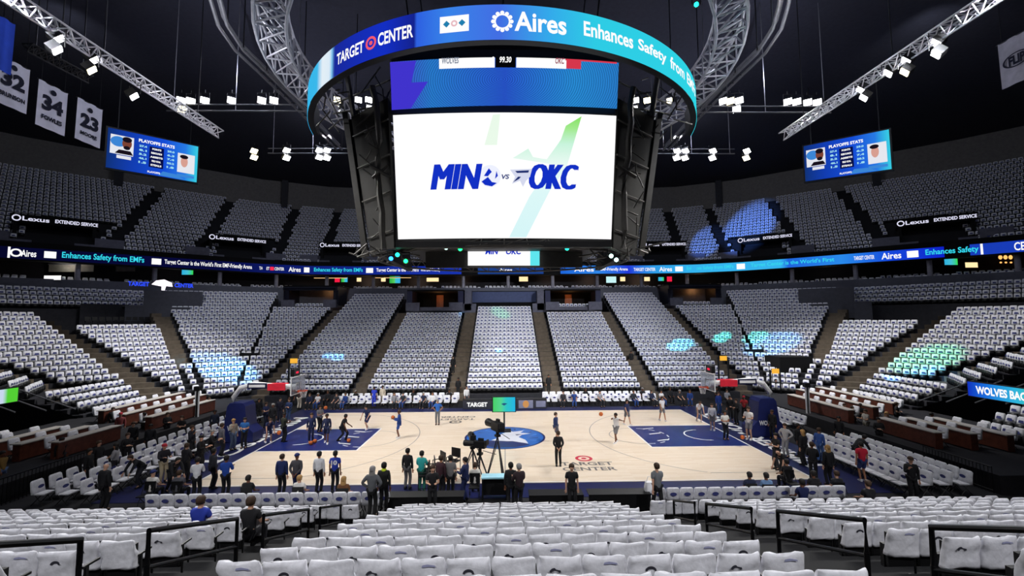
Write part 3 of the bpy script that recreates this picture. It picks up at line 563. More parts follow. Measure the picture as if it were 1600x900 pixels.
# body, corner panels and pipes
b = MB(); b.box((0, .2, 16.4), (11.4, 11.2, 9.6)); b.box((0, -5.9, 18.35), (11.6, .8, .5)); b.box((0, -5.6, 11.35), (11.2, .5, .3)); b.box((0, -5.9, 21.6), (12, 1.6, .6))
b.build('housing', M_frame, SB, world=True)
for sx in (-1, 1):
    q = lambda x, y, z: Vector((sx * x, y, z))
    bt0, bt1, tp0, tp1 = q(5.75, -5.5, 11.2), q(7.35, -4.2, 11.0), q(5.95, -6.4, 18.9), q(8.6, -4.2, 18.9)
    b = MB(); b.add([bt0, bt1, tp1, tp0, bt0 + Y * .5, bt1 + Y * .5, tp1 + Y * .5, tp0 + Y * .5], [(0, 1, 2, 3), (7, 6, 5, 4), (0, 4, 5, 1), (1, 5, 6, 2), (2, 6, 7, 3), (3, 7, 4, 0)]); cp = b.build('corner_panel', M_panel, SB, world=True)
    b = MB(); e0, e1 = bt1 + Vector((sx * .3, .1, 0)), tp1 + Vector((sx * .35, .1, .3)); b.beam(e0, e1, .34, .3); b.beam(e0 + Vector((-sx * .75, -.3, 0)), e1 + Vector((-sx * .75, -.3, 0)), .12, .16); b.build('edge_post', mat('board_post', '3f3d3a', .6, .2), SB, world=True)
    b = MB(); b.add([q(7.4, -4, 11.2), q(7.4, 5, 11.2), q(8.9, 5, 18.9), q(8.9, -4, 18.9), q(7.0, -4, 11.2), q(7.0, 5, 11.2), q(8.5, 5, 18.9), q(8.5, -4, 18.9)], [(0, 1, 2, 3), (7, 6, 5, 4), (0, 4, 5, 1), (1, 5, 6, 2), (2, 6, 7, 3), (3, 7, 4, 0)]); b.build('side_screen', M_frame, SB, world=True)
    rnd = random.Random(5 + sx); b = MB(); a0, a1 = q(6.1, -5.9, 11.1), q(6.75, -6.2, 19.6); b.path([a0.lerp(a1, t) + Vector((rnd.uniform(-.14, .14), 0, 0)) for t in [i / 9 for i in range(10)]], .16, 7)
    for i in range(16):
        t = i / 16; c = bt0.lerp(tp0, t) * .5 + bt1.lerp(tp1, t) * .5 - Y * .2; b.tube(c + Vector((rnd.uniform(-.8, .8), 0, rnd.uniform(-.3, .3))), c + Vector((rnd.uniform(-.8, .8), -.15, rnd.uniform(.2, 1.1))), .035)
    for t in (.12, .38, .62, .85): c = bt0.lerp(tp0, t); e = bt1.lerp(tp1, t); b.tube(c - Y * .15, e - Y * .15, .05)
    c = q(6.35, -6.15, 15.1); b.tube(c + X * -.5 + Z * .3, c + X * .5 - Z * .3, .1); b.tube(c + X * -.4 - Z * .35, c + X * .4 + Z * .3, .08)
    b.build('pipework', M_pipe, SB, world=True)
    b = MB()      # open lattice above the corner, up to the ring
    for i in range(26):
        c = q(rnd.uniform(6.2, 10.4), rnd.uniform(-5.5, -2), rnd.uniform(17.6, 20.6)); d_ = Vector((rnd.uniform(-.6, .6), rnd.uniform(-.4, .4), rnd.uniform(-.7, .7))); b.tube(c - d_, c + d_, .04)
    b.tube(q(8.5, -4, 18.9), q(9.2, -4, 22.8), .16); b.tube(q(6, -5.5, 19), q(10.5, -2, 20.2), .06); b.tube(q(6, -5.5, 20.4), q(10.5, -2, 20.8), .06); b.build('upper_lattice', M_pipe, SB, world=True)
# underslung screen and ring below
b = MB(); b.box((0, -1.6, 11.2), (9.6, .25, 1.1)); b.build('lower_wing', mat('wing_grey', '3b3b3a', .8), SB, world=True)
lo = Curved(at(731, 415, y=-2), at(843, 415, y=-2), at(843, 388, y=-2), at(731, 388, y=-2), 0); ls = lo.mesh('lower_screen', G_white, SB)
lo.mesh('picture', glow('aqua', '5fe6ee', 1), ls, .87, 1, 0, 1, .02, 1); b = MB(); text(b, 'MIN    OKC', None, None, None, .34, 2.2, .04, .25, 0, lambda x, y: lo.xy(x - .02, y + .32, .04)); b.build('lettering', G_deep, ls, world=True)
U = [Vector((8.0 * math.sin(t), -6.0 * math.cos(t), 11.25)) for t in [2 * PI * i / 40 for i in range(40)]]
b = MB(); b.path(U, .07, 6, 0, True); b.path([Vector((p.x * .93, p.y * .93, 11.75)) for p in U], .06, 6, 0, True)
for i in range(40): b.tube(U[i], Vector((U[(i + 1) % 40].x * .93, U[(i + 1) % 40].y * .93, 11.75)), .035); b.tube(U[i], Vector((U[i].x * .93, U[i].y * .93, 11.75)), .035)
b.build('lower_ring', M_pipe, SB, world=True)
b = MB(); rnd = random.Random(2)
for sx in (-1, 1):
    b = MB()
    for i in range(14): c = Vector((sx * rnd.uniform(4.6, 8), rnd.uniform(-5.6, -4.6), rnd.uniform(10.9, 11.5))); d_ = Vector((rnd.uniform(-.7, .7), .1, rnd.uniform(-.3, .3))); b.tube(c - d_, c + d_, .045)
    b.build('lower_lattice', M_pipe, SB, world=True)
b = MB()
for x in (-5, 0, 5):
    for y in (-4, 4): b.tube((x, y, 21), (x * 1.3, y, 32.9), .05)
b.build('hoist_cable', M_steel, SB, world=True)
# ------------------------------------------------------------------ oval led halo
HA, HB = 12.0, 10.88; hz0 = at(785, 62, y=-HB).z; hz1 = at(785, 7, y=-HB).z
HR = thing('halo_board', 'long curved led board arching over the scoreboard with sponsor lettering', 'led board', (0, 0, hz0))
hp = lambda f, z, k=0: Vector(((HA + k) * math.sin(f), -(HB + k) * math.cos(f), z))
def hphi(px):
    lo_, hi = -1.25, 1.25
    for _ in range(40):
        m_ = (lo_ + hi) / 2; v = hp(m_, hz0) - CAM; x_ = 800 + FOC * v.dot(cr) / v.dot(cf)
        if x_ < px: lo_ = m_
        else: hi = m_
    return lo_
F0_, F1_ = -1.42, 1.42; n = 90; vs = []; uv = []
for i in range(n + 1):
    f = F0_ + (F1_ - F0_) * i / n
    for z, v in ((hz0, 0), (hz1, 1)): vs.append(hp(f, z)); uv.append((i / n, v))
us_ = lambda px: (hphi(px) - F0_) / (F1_ - F0_)
b = MB(); b.add(vs, [(2 * i, 2 * i + 2, 2 * i + 3, 2 * i + 1) for i in range(n)])
hd = b.build('display', glow_ramp('halo_picture', [(0, '30b8ee'), (us_(495), '3cbcf0'), (us_(503), 'e8f4fc'), (us_(514), 'e0f0fc'), (us_(518), '7cc4f2'), (us_(521), '1a2a9c'), (us_(600), '1430c8'), (us_(649), '15238e'), (us_(651), '2f62e6'), (us_(700), '3a86ee'), (us_(780), '4470e8'), (us_(860), '35aef0'), (us_(930), '2fd0ea'), (1, '30e0ea')], .95), HR, world=True, uvs=uv)
b = MB()
for i in range(80):
    f, g_ = -1.42 + 2.84 * i / 80, -1.42 + 2.84 * (i + 1) / 80; b.quad(hp(f, hz0, -.35), hp(g_, hz0, -.35), hp(g_, hz1, -.35), hp(f, hz1, -.35)); b.quad(hp(f, hz0, -.02), hp(g_, hz0, -.02), hp(g_, hz0, -.35), hp(f, hz0, -.35)); b.quad(hp(f, hz1, -.02), hp(g_, hz1, -.02), hp(g_, hz1, -.35), hp(f, hz1, -.35))
b.build('housing', M_frame, HR, world=True)
def hmap(px, dz=0):
    f0 = hphi(px); rho = math.hypot(HA * math.cos(f0), HB * math.sin(f0)); zc = (hz0 + hz1) / 2 + dz
    return lambda x, y: hp(f0 + x / rho, zc + y, .04)
b = MB()
for wd_, a_, c_, hh_, dz_ in (('TARGET', 527, 569, .56, -.05), ('CENTER', 591, 646, .6, -.02), ('Aires', 804, 885, .86, .02), ('Enhances', 912, 989, .66, .05), ('Safety', 997, 1041, .7, .0), ('from', 1047, 1069, .62, .05), ('EMFs', 1073, 1086, .62, .05)):
    fa, fc = hphi(a_), hphi(c_); bb = MB(); text(bb, wd_, 0, 0, 0, hh_, 1, .025, 0, 0, lambda x, y: hp((fa + fc) / 2 + x * (fc - fa), (hz0 + hz1) / 2 + dz_ + y, .04)); bb.build('lettering', G_white, HR, world=True)
m = hmap(785)
for i in range(12): a = i * PI / 6; b.add([m(.38 * math.cos(a) + .09 * math.cos(t), .38 * math.sin(a) + .09 * math.sin(t)) for t in [k * PI / 4 for k in range(8)]], [tuple(range(8))])
ringpolym(b, m, .27, .34); m = hmap(710); b.add([m(-.62, -.36), m(.62, -.36), m(.62, .36), m(-.62, .36)], [(0, 1, 2, 3)]); b.build('lettering', G_white, HR, world=True)
b = MB(); m = hmap(580, -.04); ringpolym(b, m, .2, .31); ringpolym(b, m, .001, .1); b.build('emblem', glow('target_red', 'f25a6c', 1), HR, world=True)
b = MB(); m2 = hmap(710); m = lambda x, y: m2(x, y) - Y * .02
for cx in (-.33, .33): b.add([m(cx - .15, 0), m(cx, -.15), m(cx + .15, 0), m(cx, .15)], [(0, 1, 2, 3)])
b.build('emblem', glow('teal_mark', '1f7fb0', 1), HR, world=True); b = MB(); ringpolym(b, m, .07, .14); b.build('emblem', glow('pink_mark', 'e8b8c0', 1), HR, world=True)
# ------------------------------------------------------------------ trusses and rigging
def lattice(mb, ch, bays, r, pairs):
    """webs between sampled chords"""
    for i in range(bays):
        for a, c in pairs:
            mb.tube(ch[a][i], ch[c][i + 1], r, 5)
            mb.tube(ch[a][i], ch[c][i], r, 5)
def ring_truss():
    t = thing('ring_truss', 'large circular aluminium truss hanging around the led halo', 'truss', (0, 0, 23)); n = 56
    ch = [[Vector((R_ * math.sin(2 * PI * i / n), -R_ * math.cos(2 * PI * i / n), z)) for i in range(n + 1)] for R_, z in ((14.45, 23), (12.95, 23), (14.45, 24.5), (12.95, 24.5))]
    for c in ch: b = MB(); b.path(c[:-1], .085, 6, 0, True); b.build('chord', M_alu, t, world=True)
    b = MB(); lattice(b, ch, n, .055, ((0, 1), (2, 3), (0, 2), (1, 3), (1, 2))); b.build('lattice', M_alu, t, world=True)
    b = MB()
    for a in range(8): x, y = 13.7 * math.sin(a * PI / 4 + .3), -13.7 * math.cos(a * PI / 4 + .3); b.tube((x, y, 24.5), (x, y, 32.9), .04)
    b.build('hoist_cable', M_steel, t, world=True)
ring_truss()
def straight_truss(p, q, label, wd=.62, bays=20, hang=True, m=None, nm='lighting_truss'):
    p = Vector(p); q = Vector(q); d = (q - p).normalized(); s = d.cross(Z).normalized(); t = thing(nm, label, 'truss', p); m = m or M_alu
    ch = [[p.lerp(q, i / bays) + o for i in range(bays + 1)] for o in (s * wd / 2 + Z * wd * .8, -s * wd / 2 + Z * wd * .8, Vector((0, 0, 0)))]
    for c in ch: b = MB(); b.tube(c[0], c[-1], .045); b.build('chord', m, t, world=True)
    b = MB(); lattice(b, ch, bays, .028, ((0, 1), (0, 2), (1, 2), (2, 0))); b.build('lattice', m, t, world=True)
    if hang:
        b = MB(); [b.tube(p.lerp(q, k) + Z * wd * .8, (p.lerp(q, k).x, p.lerp(q, k).y, 32.9), .03) for k in (.12, .5, .88)]; b.build('hoist_cable', M_steel, t, world=True)
    return t
straight_truss((-19.25, -16, 19.8), (-19.25, .7, 19.8), 'long silver lighting truss slanting in at upper left', bays=26); straight_truss((19.5, -16, 19.8), (19.5, .9, 19.8), 'long silver lighting truss slanting in at upper right', bays=26)
straight_truss(at(42, 80, x=-24), at(138, 130, x=-24), 'short dark truss just above the white banners', .5, 10, m=M_steel)
M_bar = mat('rig_grey', '77777d', .5, .2)
for sx in (-1, 1):
    t = thing('catwalk_track', 'dark curved track outside the ring truss on the %s' % ('left' if sx < 0 else 'right'), 'track', (sx * 15.7, 4, 24)); P = [(11.2, -11.0), (13.2, -9), (14.56, -6.6), (15.47, -4.6), (15.9, -2.4), (15.8, 0), (15.7, 5), (15.7, 13)]
    for k, (dx, dz) in enumerate(((0, 0), (.5, 0), (.25, .5))): b = MB(); b.path([(sx * (x + dx), y, 24 + dz) for x, y in P], .1, 6); b.build('rail', M_bar, t, world=True)
    b = MB(); [b.tube((sx * x, y, 24), (sx * x, y, 32.9), .04) for x, y in P[2:]]; [b.tube((sx * 15.7, y, 24), (sx * 16.2, y, 24), .04) for y in range(0, 13)]; b.build('hanger', M_steel, t, world=True)
for y, z, lab in ((4.7, 23.7, 'front row'), (15.2, 24.5, 'rear row')):
    for sx in (-1, 1):
        xs = (15.5, 26) if y < 10 else (15, 24); t = thing('lighting_bar', 'dark lighting bar under the %s of floodlights %s of the scoreboard' % (lab, 'left' if sx < 0 else 'right'), 'lighting bar', (sx * xs[0], y, z)); b = MB(); b.tube((sx * xs[0], y, z), (sx * xs[1], y, z), .06); b.tube((sx * xs[0], y, z + .5), (sx * xs[1], y, z + .5), .05); b.build('bar', M_bar, t, world=True)
        b = MB(); [b.tube((sx * x, y, z), (sx * x, y, 32.9), .03) for x in (xs[0] + .5, sum(xs) / 2, xs[1] - .5)]; b.build('hanger', M_bar, t, world=True)
# ------------------------------------------------------------------ floodlights: (photo x, photo y, plane, what it aims at, power or 0)
G_fw = glow('flood_warm', 'fff2c0', 12)
FL = []
def flood(px, py, lab, plane, warmg=False, aim=None, power=0, ang=70, sz=.42, col=(1, .98, .95)):
    p = at(px, py, **plane); t = thing('floodlight', lab, 'floodlight', p); tgt = Vector(aim) if aim else Vector((p.x * .15, -14, 1)); d = (tgt - p).normalized(); Rm = d.to_track_quat('-Z', 'Y').to_matrix()
    b = MB(); b.box(Rm @ Vector((0, 0, .17)), (sz * 1.25, sz * 1.05, .3), Rm); b.build('housing', M_black, t)
    b = MB(); b.box(Rm @ Vector((0, 0, .0)), (sz * 1.1, sz * .9, .05), Rm); b.build('lens', G_fw if warmg else G_flood, t)
    b = MB(); b.tube((-sz * .7, 0, .15), (-sz * .7, 0, .6), .02); b.tube((sz * .7, 0, .15), (sz * .7, 0, .6), .02); b.tube((-sz * .7, 0, .6), (sz * .7, 0, .6), .02); b.tube((0, 0, .6), (0, 0, .85), .03); b.build('yoke', M_black, t)
    if power: lamp('floodlight_beam', 'SPOT', p + d * .08, tgt, power * LIGHT, col, .25, ang, .7, t)
# ---- floodlights in place (names by where they hang)
T1, T2 = dict(x=-19.3), dict(x=19.5)
for k, (px, py, w_, pw) in enumerate(((92, 62, 0, 0), (90, 79, 0, 1), (147, 95, 0, 1), (144, 110, 1, 0), (210, 151, 0, 1))):
    flood(px, py, '%s bright floodlight from the left edge on the upper left truss' % ORD[k], T1, w_, (-2, 5, 0), 5500 * pw, 75, .42)
for k, (px, py, w_, pw) in enumerate(((1349, 153, 0, 1), (1344, 141, 0, 0), (1387, 115, 0, 1), (1413, 113, 1, 0), (1415, 96, 0, 1), (1462, 85, 0, 0), (1462, 68, 0, 0))):
    flood(px, py, '%s bright floodlight from the inner end of the upper right truss' % ORD[k], T2, w_, (2, 5, 0), 5500 * pw, 75, .42)
FR, RR = dict(y=4.7), dict(y=15.2)
for k, (px, py, w_, pw) in enumerate(((283, 157, 0, 1), (298, 158, 0, 0), (285, 171, 1, 0), (320, 157, 0, 0), (362, 157, 0, 1), (409, 157, 0, 0), (428, 157, 0, 1))):
    flood(px, py, '%s floodlight from the left in the front row left of the scoreboard' % ORD[k], FR, w_, (px / 60 - 9, -21, 3.5), 10500 * pw, 46, .5)
for k, (px, py, w_, pw) in enumerate(((1130, 158, 0, 1), (1141, 158, 1, 0), (1155, 157, 0, 0), (1151, 171, 0, 0), (1231, 159, 0, 1), (1245, 159, 0, 0), (1262, 160, 0, 1), (1277, 160, 0, 0))):
    flood(px, py, '%s floodlight from the left in the front row right of the scoreboard' % ORD[k], FR, w_, ((px - 1180) / 15 + 1, -21, 3.5), 10500 * pw, 46, .5)
for k, (px, py, w_, pw) in enumerate(((397, 236, 1, 0), (397, 246, 1, 0), (448, 235, 0, 1), (448, 247, 0, 0), (499, 235, 0, 0), (511, 235, 0, 1), (499, 246, 0, 0), (511, 247, 0, 0))):
    flood(px, py, '%s floodlight from the left in the rear row left of the scoreboard' % ORD[k], RR, w_, (-4, 2, 0), 4500 * pw, 70, .55)
for k, (px, py, w_, pw) in enumerate(((1058, 236, 0, 1), (1071, 236, 0, 0), (1057, 247, 0, 0), (1070, 247, 0, 0), (1114, 236, 0, 1), (1113, 247, 0, 0), (1167, 236, 0, 0), (1166, 247, 1, 0))):
    flood(px, py, '%s floodlight from the left in the rear row right of the scoreboard' % ORD[k], RR, w_, (4, 2, 0), 4500 * pw, 70, .55)
for k, (px, py, w_) in enumerate(((527, 156, 1), (527, 170, 0), (560, 156, 0), (576, 156, 0), (578, 170, 0), (991, 171, 0), (993, 157, 0), (1011, 157, 1), (1047, 157, 1))):
    flood(px, py, '%s floodlight from the left seen through the led halo' % ORD[k], dict(y=9), w_, (0, -20, 2), 0, 60, .5)
# floods on the near, unseen end of the trusses light the far stand
for sx in (-1, 1):
    for y, tg in ((-12.5, (sx * 9, 24, 6)), (-14.5, (sx * 26, 18, 5)), (-15.5, (sx * 2, 26, 7))):
        l = lamp('unseen_beam', 'SPOT', (sx * 19.3, y, 20.2), tg, 31000 * LIGHT, (.9, .93, 1), .3, 50, .8)
    for y in (-4, 7): lamp('unseen_beam', 'SPOT', (sx * 16, y, 24), (sx * 6, y * .4, 0), 6200 * LIGHT, (1, .96, .9), .3, 95, .9)  # unseen beams without fixtures, onto the court
    lamp('unseen_beam', 'SPOT', (sx * 15.5, 10, 24), (sx * 33, 6, 4), 42000 * LIGHT, (1, .98, .95), .3, 70, .8); lamp('unseen_beam', 'SPOT', (sx * 13, -12, 24), (sx * 11, -20, 3), 6500 * LIGHT, (.95, .96, 1), .5, 62, .8)  # unseen beams without fixtures, onto the end and near stands
for sx in (-1, 1):
    lamp('deck_fill', 'SPOT', (sx * 19, 20, 31.5), (sx * 36, 42, 20), 3000 * LIGHT, (.8, .86, 1), .4, 130, .9); lamp('deck_fill', 'SPOT', (sx * 34, 4, 31.5), (sx * 55, 25, 19), 1900 * LIGHT, (.8, .86, 1), .4, 120, .9)  # added unseen fill that lifts the upper deck
    lamp('unseen_beam', 'SPOT', (sx * 11, -42, 25), (sx * 7, -20, 4.5), 15000 * LIGHT, (.97, .97, 1), .5, 58, .9)  # added beam behind the camera, brightens the near seat backs
    for x, y, pw in ((20.5, 4, 650), (18.5, 14.5, 700), (9, 8, 260), (16.5, -9, 420)): lamp('roof_fill', 'POINT', (sx * x, y, 26.5), (0, 0, 0), pw, (.75, .8, 1), .3)  # added bluish fill under the roof, brightens ceiling and trusses
for sx in (-1, 1): lamp('truss_fill', 'POINT', (sx * 16.2, -5, 21.2), (0, 0, 0), 420, (.9, .92, 1), .3)  # added fill below the ring truss to brighten its tubes
# coloured moving heads on the lower ring and their pools on the seats
def mover(px, py, y, col, lab, aim=None, power=0, ang=6):
    p = at(px, py, y=y); t = thing('moving_head', lab, 'stage light', p); d = ((Vector(aim) if aim else CAM) - p).normalized(); Rm = d.to_track_quat('-Z', 'Y').to_matrix()
    b = MB(); b.loft([[Rm @ Vector((r * math.cos(a), r * math.sin(a), z)) for a in [2 * PI * k / 10 for k in range(10)]] for r, z in ((.12, 0), (.15, .1), (.14, .3), (.06, .38))]); b.build('head', M_black, t, True)
    b = MB(); b.loft([[Rm @ Vector((.11 * math.cos(a), .11 * math.sin(a), z)) for a in [2 * PI * k / 10 for k in range(10)]] for z in (-.02, .01)]); b.build('lens', glow('mover_' + ''.join('%02x' % int(c * 255) for c in col), tuple(col), 6), t)
    b = MB(); b.tube((-.2, 0, 0), (-.2, 0, .4), .03); b.tube((.2, 0, 0), (.2, 0, .4), .03); b.box((0, 0, .42), (.46, .2, .1)); b.build('yoke', M_black, t)
    if power: lamp('mover_beam', 'SPOT', p + d * .1, aim, power, col, .03, ang, .6, t)
green, teal, sky, wh = (.1, 1, .45), (.1, 1, .8), (.15, .55, 1), (.8, 1, .95)
cyan_ = (.1, .75, 1)
ms = ((719, 389, green, 'large green glowing'), (697, 387, wh, 'pale green'), (759, 384, wh, 'white'), (886, 388, teal, 'teal'), (621, 398, teal, 'leftmost teal'), (634, 408, green, 'small green'), (611, 404, sky, 'small cyan'), (955, 400, wh, 'pale'), (963, 406, wh, 'tiny pale'))
tg = [at(538, 549, y=17.3), at(1050, 532, y=19), at(1128, 527, y=21), at(1203, 535, y=21), at(1235, 548, y=19), at(350, 570, y=14.5), at(370, 578, y=14), at(780, 547, y=19.5), at(722, 491, y=29)]
tc = [sky, cyan_, teal, teal, sky, sky, sky, cyan_, sky]; tp = [70000, 110000, 50000, 50000, 60000, 50000, 50000, 36000, 30000]; ta = [4, 6, 4, 4.5, 8, 9, 9, 3, 3]
for k, (px, py, c, l) in enumerate(ms): mover(px, py, -5.2, c, l + ' moving head lamp under the scoreboard, %s from the left' % ORD[sorted(m_[0] for m_ in ms).index(px)])
for k in range(9):
    p0 = Vector((4.5 * math.sin(k * .7), 5.5, 11.2)); lamp('ring_beam', 'SPOT', p0, tg[k], tp[k], tc[k], .03, ta[k], .5)
for tgt, c, pw, an in ((at(1460, 566, z=3.6), green, 40000, 8), (at(1450, 592, z=2.4), sky, 60000, 6), (at(1190, 352, y=47), (.12, .3, 1), 160000, 10), (at(1115, 375, y=46), (.12, .3, 1), 90000, 7), (at(780, 490, y=29), green, 12000, 6)): lamp('ring_beam', 'SPOT', (8.2, 7, 11.0), tgt, pw, c, .03, an, .6)
b_ = mover(1088, 7, -8, teal, 'small teal lamp beside the ring truss at top right')
# ---- hanging side screens
def side_screen(label, p0, p1, h):
    p0 = Vector(p0); p1 = Vector(p1); W_ = (p1 - p0).length; ex = (p1 - p0) / W_; nn = ex.cross(Z); o = (p0 + p1) / 2; t = thing('hanging_screen', label, 'screen', o)
    P = lambda u, v, k=0: ex * ((u - .5) * W_) + Z * ((v - .5) * h) + nn * k
    b = MB(); b.box(-nn * .2, (W_ + .3, .3, h + .3), Matrix((ex, -nn, Z)).transposed()); b.build('housing', M_frame, t)
    b = MB(); b.quad(P(0, 0), P(1, 0), P(1, 1), P(0, 1)); s = b.build('screen', glow_ramp('stat_blue', [(0, '12357e'), (.25, '1440b8'), (.6, '1650e0'), (.85, '2a80ee'), (1, '3cd8ee')], .9), t, uvs=[(0, 0), (1, 0), (1, 1), (0, 1)])
    R4 = lambda mb, u0, v0, u1, v1, k=.02: mb.quad(P(u0, v0, k), P(u1, v0, k), P(u1, v1, k), P(u0, v1, k))
    b = MB(); R4(b, .03, .38, .27, .86); R4(b, .1, .28, .25, .36); R4(b, .76, .2, .965, .72); b.build('picture', glow('picture_white', 'f0f2fa', .9), s)
    EL = lambda mb, cu_, cv, ru, rv, k: mb.poly(ell(ru * W_, rv * h, 18), P(cu_, cv, k), ex, Z)
    b = MB(); EL(b, .11, .7, .08, .13, .03); b.poly([(x * W_, y * h) for x, y in ((0, 0), (.3, 0), (.2, .1), (.05, .12))], P(.55, .02, .02), ex, Z); R4(b, .76, .08, .965, .15); b.build('picture', glow('picture_sky', '3f8ce0', .9), s)
    b = MB(); EL(b, .2, .68, .05, .14, .04); b.build('portrait_face', glow('face_brown', '8a4a3a', .8), s); b = MB(); EL(b, .2, .78, .05, .07, .05); EL(b, .2, .57, .035, .05, .05); b.poly([(-.09 * W_, 0), (.1 * W_, 0), (.07 * W_, .1 * h), (-.05 * W_, .1 * h)], P(.17, .4, .045), ex, Z); b.build('portrait_hair', glow('hair_dark', '1c1420', .8), s)
    b = MB(); EL(b, .84, .5, .042, .15, .04); b.build('portrait_face', glow('face_pale', 'e2a698', .9), s); b = MB(); EL(b, .835, .63, .05, .055, .05); b.build('portrait_hair', glow('hair_dark', '1c1420', .8), s)
    b = MB(); R4(b, .44, .2, .6, .74); b.build('picture', glow('picture_navy', '0a1150', .8), s)
    b = MB(); text(b, 'PLAYOFFS STATS', P(.52, .84, .03), ex, Z, .34, .4 * W_, .04); 
    for i, w in enumerate(('POINTS', 'REBOUNDS', 'ASSISTS', 'FIELD GOAL', 'STEALS')): text(b, w, P(.52, .68 - .105 * i, .04), ex, Z, .2, (.1 + .02 * (i % 3)) * W_, .05)
    text(b, 'PLAYOFFS', P(.5, .07, .03), ex, Z, .2, .14 * W_, .04); b.build('lettering', G_white, s)
    b = MB()
    for i in range(5):
        for u, l in ((.37, ('27.4', '8.1', '5.2', '46.1', '1.5')), (.68, ('29.0', '6.3', '7.4', '50.2', '1.8'))): text(b, l[i], P(u, .7 - .105 * i, .03), ex, Z, .22, .6, .05)
    b.build('lettering', glow('stat_cyan', 'a8ecf8', .95), s)
    b = MB()
    for u in (.1, .9): b.tube(P(u, 1), P(u, 1) + Z * (32.8 - o.z - h / 2), .05)
    b.build('hanger', M_steel, t)
side_screen('hanging blue stats screen at upper left, beside the white banners', at(167, 230, x=-38.8), Vector((-33.5, 18.6, at(302, 257, y=18.6).z)), 4.0)
side_screen('hanging blue stats screen at upper right, under the right lighting truss', Vector((33.4, 18.1, at(1261, 256, y=18.1).z)), at(1391, 233, x=38.0), 4.0)
# ---- banners
M_ban = mat('banner_cloth', 'e4e2f0', .85, var=.06, scale=2); M_ink = mat('banner_ink', '14152c', .8, var=0); M_ban2 = mat('banner_blue', '3058e0', .8, var=.05)
def banner(label, xp, pxa, pxb, pyt, pyb, lines, m=None, flip=1):
    a = at(pxa, 150, x=xp); c = at(pxb, 150, x=xp); pm = (pxa + pxb) / 2; zt = at(pm, pyt, x=xp).z; zb = at(pm, pyb, x=xp).z; y = (a.y + c.y) / 2; wd = abs(a.y - c.y); h = zt - zb; sx = 1 if xp < 0 else -1; ex = Y * sx
    t = thing('banner', label, 'banner', (xp, y, (zt + zb) / 2)); b = MB(); n = 10
    rows = [[Vector((sx * (.03 * math.sin(i * 1.3) + .02 * j / 4), (i / n - .5) * wd, (j / 6 - .5) * h)) for i in range(n + 1)] for j in range(7)]
    vs = [p for r in rows for p in r]; b.add(vs, [(j * (n + 1) + i, j * (n + 1) + i + 1, (j + 1) * (n + 1) + i + 1, (j + 1) * (n + 1) + i) for j in range(6) for i in range(n)]); cl = b.build('cloth', m or M_ban, t, True)
    b = MB()
    for body, dy, hh, ww in lines:
        if body == 'o': b.poly(ell(wd * .1, wd * .1, 16), (sx * .07, 0, dy * h), ex, Z)
        elif body == '0': ringpoly(b, wd * .34, wd * .4, (sx * .07, 0, dy * h), ex, Z * .6, 28)
        else: text(b, body, (sx * .07, 0, dy * h), ex, Z, hh * h, ww * wd, .05)
    if lines: b.build('lettering', M_ink, t)
    b = MB(); b.tube((0, -wd / 2 - .1, h / 2), (0, wd / 2 + .1, h / 2), .04); b.tube((0, -wd * .4, h / 2), (0, -wd * .4, 33 - (zt + zb) / 2), .02); b.tube((0, wd * .4, h / 2), (0, wd * .4, 33 - (zt + zb) / 2), .02); b.build('hanging_bar', M_steel, t)
banner('white banner with number 34, middle of three at upper left', -30.7, 58, 105, 134, 205, [('34', .06, .34, .72), ('FOWLES', -.27, .1, .7), ('o', .34, 0, 0)])
banner('white banner with number 23, right of the banner with 34', -30.7, 121, 161, 162, 226, [('23', .02, .34, .72), ('MOORE', -.3, .09, .66), ('o', .32, 0, 0)])
banner('white banner with number 32 cut by the left photo edge', -30.7, -10, 43, 94, 168, [('32', .08, .34, .74), ('BRUNSON', -.27, .1, .8), ('o', .36, 0, 0)])
banner('plain bright blue banner at the top left edge', -29.6, -28, 14, 20, 106, [], M_ban2)
banner('pale banner with oval lettering at the upper right edge', 30.7, 1627, 1567, 50, 126, [('FLIP', 0, .2, .46), ('0', 0, 0, 0)], mat('banner_dim', 'a9a7b4', .85))
# ---- courtside chairs under white shirts
pc = thing('courtside_chair', 'x', 'chair')
b = MB(); b.loft(shirt_rings(16, [(.44, .54, .14, 0), (.6, .53, .13, 0), (.78, .52, .12, 0), (.92, .5, .1, 0), (.97, .42, .05, 0)], .02, 9)); s_ = b.build('shirt', M_shirt, pc, True)
b = MB(); b.poly(ell(.13, .07, 12), (0, .045, .72), -X, Z, .004); b.poly(ell(.13, .07, 12), (0, -.2, .74), X, Z, .004); b.build('shirt_print', M_print, s_)
b = MB(); b.box((0, .2, .45), (.46, .42, .05)); b.build('seat', M_shirt, pc)
b = MB()
for sx in (-1, 1): b.tube((sx * .21, .36, 0), (sx * .21, -.05, .5), .016); b.tube((sx * .21, -.12, 0), (sx * .21, .3, .46), .016)
b.tube((-.21, -.05, .5), (.21, -.05, .5), .016); b.build('frame', M_black, pc)
NCH = [0]
def chair(x, y, rz, lab, grp, z=0.02):
    NCH[0] += 1
    if NCH[0] == 1: pc.location = (x, y, z); pc.rotation_euler = (0, 0, rz); pc['label'] = lab; pc['group'] = grp
    else: dup(pc, (x, y, z), rz + random.uniform(-.05, .05), lab, grp)
for r in range(4):
    for k in range(12): chair(16.9 + .85 * r, -9.4 + k * .53, PI / 2, 'white shirt covered chair, %s from near end, %s row back of right baseline block' % (ORD[k], ORD[r]), 'right baseline chairs')
for r in range(2):
    for k in range(9): chair(18.8 + .95 * r, .9 + k * .55, PI / 2, 'white shirt covered chair behind right basket, %s from near end, %s row' % (ORD[k], ORD[r]), 'chairs behind the right basket')
